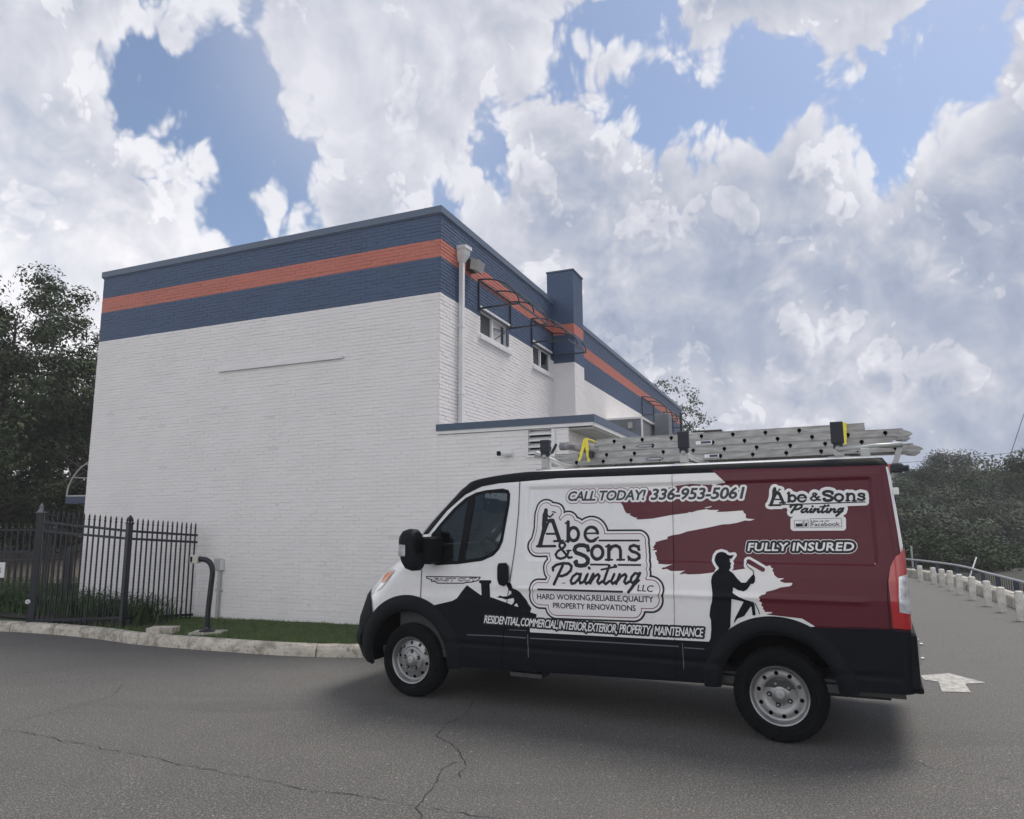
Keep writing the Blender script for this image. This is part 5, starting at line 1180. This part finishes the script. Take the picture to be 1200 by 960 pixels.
mb = MB(); mb.box((-w*1.5, -w*1.5, zt_), (w*1.5, w*1.5, zt_+.012)); mb.lathe([(w*1.2, zt_+.012), (w*.8, zt_+.05), (w*.55, zt_+.07), (w*.6, zt_+.11), (w*.2, zt_+.15), (0, zt_+.16)], 14, axis='z'); mb.build('cap', 'grey_wall', gp)
mb = MB(); zr_ = zat(31, 705, *P0); mb.tube([(-.055, -w-.002, zr_), (-.055, -w-.018, zr_)], .036, 16); rfl = mb.build('reflector', 'white_trim', gp)
mb = MB(); mb.tube([(-.055, -w-.0185, zr_), (-.055, -w-.021, zr_)], .012, 12); mb.build('reflector_hub', 'box_grey', rfl)
C0 = bw(-7.62, -.15); LFT = np.array([-15.5, 13.25])
fence_run('low black iron fence continuing left from the far corner of the white building', C0, LFT, [(1.22, 1.22), (1.07, 1.07), (.2, .2)], 66, .14, [(C0, .06, .1, 1.30, 'flat')], zpick=.0)
fence_run('taller black iron fence running out of the picture beyond the gate post', np.array([P0[0]-1.7, P0[1]+3.4]), np.array([P0[0]-9, P0[1]+2.6]), [(1.60, 1.60), (.25, .25)], 60, .14, [], zpick=.02)
sg = empty('fence_sign', (-9.62, 13.1, 0), 0, label='small white sign with a dark letter on the fence at the left edge', cat='sign')
ps = on_plane(1, 667, 13.1); sg.location = (ps[0], 13.1, 0)
mb = MB(); mb.box((-.10, -.012, ps[2]-.15), (.075, 0, ps[2]+.12)); mb.build('plate', 'white_trim', sg)
S = text_segs('a'); mb = MB()
cu = bpy.data.curves.new('letter', 'FONT'); cu.body = 'a'; cu.size = .22; ol = bpy.data.objects.new('letter', cu); COL.objects.link(ol); dg = bpy.context.evaluated_depsgraph_get(); me = bpy.data.meshes.new_from_object(ol.evaluated_get(dg)); bpy.data.objects.remove(ol)
me.materials.clear(); me.materials.append(MT['art_black']); ol = bpy.data.objects.new('letter', me); COL.objects.link(ol); ol.parent = sg; ol.location = (-.075, -.014, ps[2]-.06); ol.rotation_euler = (math.pi/2, 0, 0)
# gooseneck card reader, pads
gb = gr(244, 741.5, .15); ped = empty('gooseneck_pedestal', (gb[0], gb[1], .15), 0, label='black gooseneck pole on a round base holding a pale card reader beside the kerb', cat='pedestal')
dpt = gb[1]; sc_ = dpt/FPX*1.0
def pl(px, py): q = on_plane(px, py, dpt); return (q[0]-gb[0], 0, q[2]-.15)
pts = [pl(243, 736), pl(244, 715), pl(247.5, 685), pl(249, 670), pl(247, 661), pl(242, 656.5), pl(236, 655.5), pl(232, 655.5)]
cpts = cr_curve(pts, 6); mb = MB(); mb.tube([tuple(p) for p in cpts], .038, 14); mb.build('pole', 'fence', ped, smooth=True)
mb = MB(); mb.lathe([(.11, 0), (.11, .035), (.06, .05), (.05, .09)], 20, axis='z', c=(pl(243, 736)[0], 0, .0)); mb.build('base_plate', 'fence', ped)
mb = MB(); q = pl(229, 655.5); mb.box((q[0]-.055, -.07, q[2]-.06), (q[0]+.06, .05, q[2]+.06), bev=.01); rd = mb.build('card_reader', 'beige', ped)
mb = MB(); mb.add([(q[0]-.058, -.05, q[2]-.045), (q[0]-.058, .03, q[2]-.045), (q[0]-.058, .03, q[2]+.045), (q[0]-.058, -.05, q[2]+.045)], [(0, 1, 2, 3)]); mb.box((q[0]-.045, -.074, q[2]-.035), (q[0]-.015, -.0705, q[2]+.04)); mb.build('reader_face', 'plastic', rd)
mb = MB(); mb.box((gb[0]-.22, gb[1]-.16, .10), (gb[0]+.22, gb[1]+.16, .168)); mb.build('concrete_pad', 'concrete', kind='structure')
cbk = gr(191, 741, .15); o = MB(); o.box((-.19, -.12, 0), (.19, .12, .085), bev=.006); o.build('paving_block', 'concrete', loc=(cbk[0], cbk[1], .14), label='small loose concrete block on the ground at the end of the planting', cat='block')
# ---------------------------------------------------------------- bollards, railing
lbs = ['farthest white bollard at the bend, nearest the van', 'second white bollard from the far bend', 'third white bollard from the far bend', 'fourth white bollard from the far bend', 'middle white bollard with the guy wire guard rising behind it', 'fourth white bollard from the right edge', 'third white bollard from the right edge', 'second white bollard from the right edge, crumbling asphalt at its foot', 'white bollard cut by the right edge of the picture']
tops = [663, 665.2, 667, 668.9, 673, 676, 681, 688.3, 693]
for i, b in enumerate(BOL):
    h = zat(BXY[i][0], tops[i], *b); r = .066; mb = MB(); jr = random.Random(i)
    mb.lathe([(r*1.02, -.02), (r*1.0, .0), (r, h-.02), (r*.93, h-.004), (r*.6, h+.004), (0, h+.006)], 18, axis='z')
    mb.V = [(x+jr.gauss(0, .0012), y+jr.gauss(0, .0012), z) for x, y, z in mb.V]
    o = mb.build('bollard', 'bollard', smooth=True, label=lbs[i], cat='bollard', group='white bollards along the curved edge', loc=(b[0], b[1], 0)); o.rotation_euler = (jr.gauss(0, .012), jr.gauss(0, .012), 0)
rl = empty('railing', (0, 0, 0), label='low blue and grey railing curving along the top of the low wall', cat='railing')
rc = offset_curve(WALLC, .17); cl = np.concatenate([[0], np.cumsum(np.linalg.norm(np.diff(rc, axis=0), axis=1))])
mb = MB(); mb.tube([(p[0], p[1], .50) for p in rc], .026, 8); mb.build('top_rail', 'rail_grey', rl, smooth=True)
mb = MB(); mb.tube([(p[0], p[1], .27) for p in rc], .014, 6); mb.build('bottom_rail', 'rail_blue', rl, smooth=True)
l = .3
while l < cl[-1]:
    x, y = np.interp(l, cl, rc[:, 0]), np.interp(l, cl, rc[:, 1]); mb = MB(); mb.box((-.03, -.03, .15), (.03, .03, .485)); mb.build('post', 'rail_blue', rl, loc=(x, y, 0)); l += 1.25
mb = MB(); l = .35; me = bpy.data.meshes.new('baluster'); bb = MB().tube([(0, 0, .27), (0, 0, .49)], .008, 4); me.from_pydata(bb.V, [], bb.F); me.materials.append(MT['fence'])
while l < cl[-1]:
    x, y = np.interp(l, cl, rc[:, 0]), np.interp(l, cl, rc[:, 1]); o = bpy.data.objects.new('baluster', me); COL.objects.link(o); o.parent = rl; o.location = (x, y, 0); l += .155
# ---------------------------------------------------------------- wires, guy
def wire(label, a, b, sag, r=.012, name='overhead_wire'):
    a, b = np.array(a), np.array(b); mb = MB(); mb.tube([tuple(a+(b-a)*t-np.array([0, 0, sag*4*t*(1-t)])) for t in np.linspace(0, 1, 14)], r, 5); return mb.build(name, 'dark_steel', smooth=True, label=label, cat='wire')
wire('thin overhead wire slanting up to the right above the treetops', on_plane(990, 543, 62), on_plane(1420, 486, 40), .8, .016)
ga, gb2 = on_plane(1130, 668, 17.6), on_plane(1230, 395, 21); ga[2] = .05; wire('taut guy wire rising steeply to the right from behind the bollards', ga, gb2, 0, .009, 'guy_wire')
d = (gb2-ga)/np.linalg.norm(gb2-ga); mb = MB(); mb.tube([tuple(ga+d*.35), tuple(ga+d*.95)], .018, 8); mb.build('guy_guard', 'white_trim', label='pale plastic guard sleeve at the foot of the guy wire', cat='guard')
q = on_plane(1067.7, 640, 24); mb = MB(); mb.tube([(0, 0, 0), (0, 0, q[2])], .03, 8); mb.build('marker_post', 'box_grey', loc=(q[0], 24, 0), label='thin pale upright post beyond the railing beside the van rear', cat='post')
# ---------------------------------------------------------------- far right: dark house, distant building, trees
hx0 = on_plane(1112, 650, 34)[0]; hs = empty('dark_house', (hx0, 34, 0), -.25, label='low dark building half hidden by trees beyond the railing, pale framed window', cat='building')
zt2 = on_plane(1150, 600, 34)[2]
mb = MB(); mb.box((0, 0, -.03), (9, 6, 1.25)); mb.build('wall', 'fence', hs)
mb = MB(); mb.add([(-.4, -.4, 1.25), (9.4, -.4, 1.25), (9.4, 6.4, 1.25), (-.4, 6.4, 1.25), (-.4, 3, 1.5), (9.4, 3, 1.5)], [(0, 1, 5, 4), (2, 3, 4, 5), (0, 4, 3), (1, 2, 5), (3, 2, 1, 0)]); mb.build('roof', 'seam', hs)
for wx in (1.6, 4.6):
    mb = MB(); 
    for a, b in (((wx, -.04, .42), (wx+.75, -.01, .455)), ((wx, -.04, .85), (wx+.75, -.01, .885)), ((wx, -.04, .455), (wx+.035, -.01, .85)), ((wx+.715, -.04, .455), (wx+.75, -.01, .85))): mb.box(a, b)
    w_ = mb.build('window', 'rail_grey', hs); mb = MB(); mb.box((wx+.035, -.02, .455), (wx+.715, -.012, .85)); mb.build('pane', 'screen', w_)
fx0 = on_plane(1123, 553, 78); fb_ = empty('distant_building', (fx0[0], 78, 0), -.1, label='distant brown building with a pale grey roof unit showing above the trees', cat='building')
ztb = fx0[2]; mb = MB(); mb.box((0, 0, -.03), (16, 9, ztb)); mb.build('wall', mat('brown_brick_far', (.11, .055, .05), .9, var=.2), fb_)
zu = on_plane(1135, 540.5, 78)[2]; mb = MB(); mb.box((.2, .5, ztb), (2.45, 3, zu), bev=.1); 
mb.build('roof_unit', 'box_grey', fb_); mb = MB(); mb.box((-.1, -.1, ztb-.25), (16.1, 9.1, ztb+.02)); mb.build('parapet', 'seam', fb_)
gn = 'trees beyond the railing at the right'
RT = [(1076, 540, 52, 2.6, 'bushy dark tree top just right of the ladder feet', 'leaf_d'), (1104, 528, 56, 2.6, 'rounded dark tree top, tallest of the clump by the distant building', 'leaf_d'), (1062, 565, 44, 3.2, 'dense tree right behind the rear edge of the van', 'leaf_a'), (1110, 580, 40, 3.4, 'mid-height grey green tree in front of the tall dark clump', 'leaf_c'),
      (1085, 610, 33, 2.6, 'low grey green bushy tree behind the farthest bollards', 'leaf_c'), (1152, 568, 50, 4.2, 'broad tree below the distant building roofline', 'leaf_d'), (1190, 566, 46, 3.6, 'dense dark tree at the right edge under the wires', 'leaf_d'), (1140, 600, 37, 3.0, 'bushy tree behind the guy wire guard', 'leaf_c'),
      (1225, 540, 44, 3.6, 'dark tree mostly beyond the right edge of the picture', 'leaf_a'), (1040, 590, 40, 3.0, 'dark tree hidden low behind the van rear', 'leaf_a'), (1182, 600, 40, 3.0, 'dark bushy tree over the low dark building', 'leaf_d')]
for i, (px, yt, dp, rd, lb, m_) in enumerate(RT):
    tree_px('bushy_tree', px, yt, dp, rd*1.15, lb, group=gn, leaf=.17, nl=20000, seed=40+i, crown_lo=.02, clump=1.0, mat_=m_, ncl=42)
tree_px('bushy_tree', 1190, 527, 48, 2.6, 'open feathery crown poking above the treeline at the right edge', group=gn, leaf=.2, nl=2600, seed=60, crown_lo=.45, clump=.5, mat_='leaf_b')
tree_px('bushy_tree', 1152, 533, 48, 1.2, 'sparse small tree top beside the distant roof unit', group=gn, leaf=.2, nl=900, seed=61, crown_lo=.5, clump=.4, mat_='leaf_b')
tree_px('slender_tree', 786, 440, 47, 2.5, 'light open tree crown rising behind the far end of the building roof', leaf=.17, nl=3600, seed=70, crown_lo=.45, clump=.45, mat_='leaf_b')
for i, (px, yt, dp) in enumerate([(1075, 640, 26), (1100, 642, 26), (1128, 650, 25), (1160, 655, 27), (1060, 640, 27)]):
    tree_px('shrub', px, yt, dp, 1.3, ['low dark shrub behind the far bollards', 'low dark shrub behind the third bollard', 'low dark shrub behind the guy wire foot', 'low dark shrub before the dark building window', 'low dark shrub beside the van tail lamp'][i], cat='shrub', group='shrubs behind the railing', leaf=.13, nl=5000, seed=80+i, crown_lo=.0, clump=.45, mat_='leaf_a')

# ---------------------------------------------------------------- haze
hm = bpy.data.materials.new('haze_air'); hm.use_nodes = True; hn = hm.node_tree; hn.nodes.clear()
pv = hn.nodes.new('ShaderNodeVolumePrincipled'); pv.inputs['Color'].default_value = (.93, .95, 1, 1); pv.inputs['Density'].default_value = .0014; pv.inputs['Anisotropy'].default_value = .2
ho = hn.nodes.new('ShaderNodeOutputMaterial'); hn.links.new(pv.outputs[0], ho.inputs['Volume']); MT['haze'] = hm
mb = MB(); mb.box((-620, -320, -1.1), (620, 920, 16)); mb.build('haze', 'haze', kind='stuff')
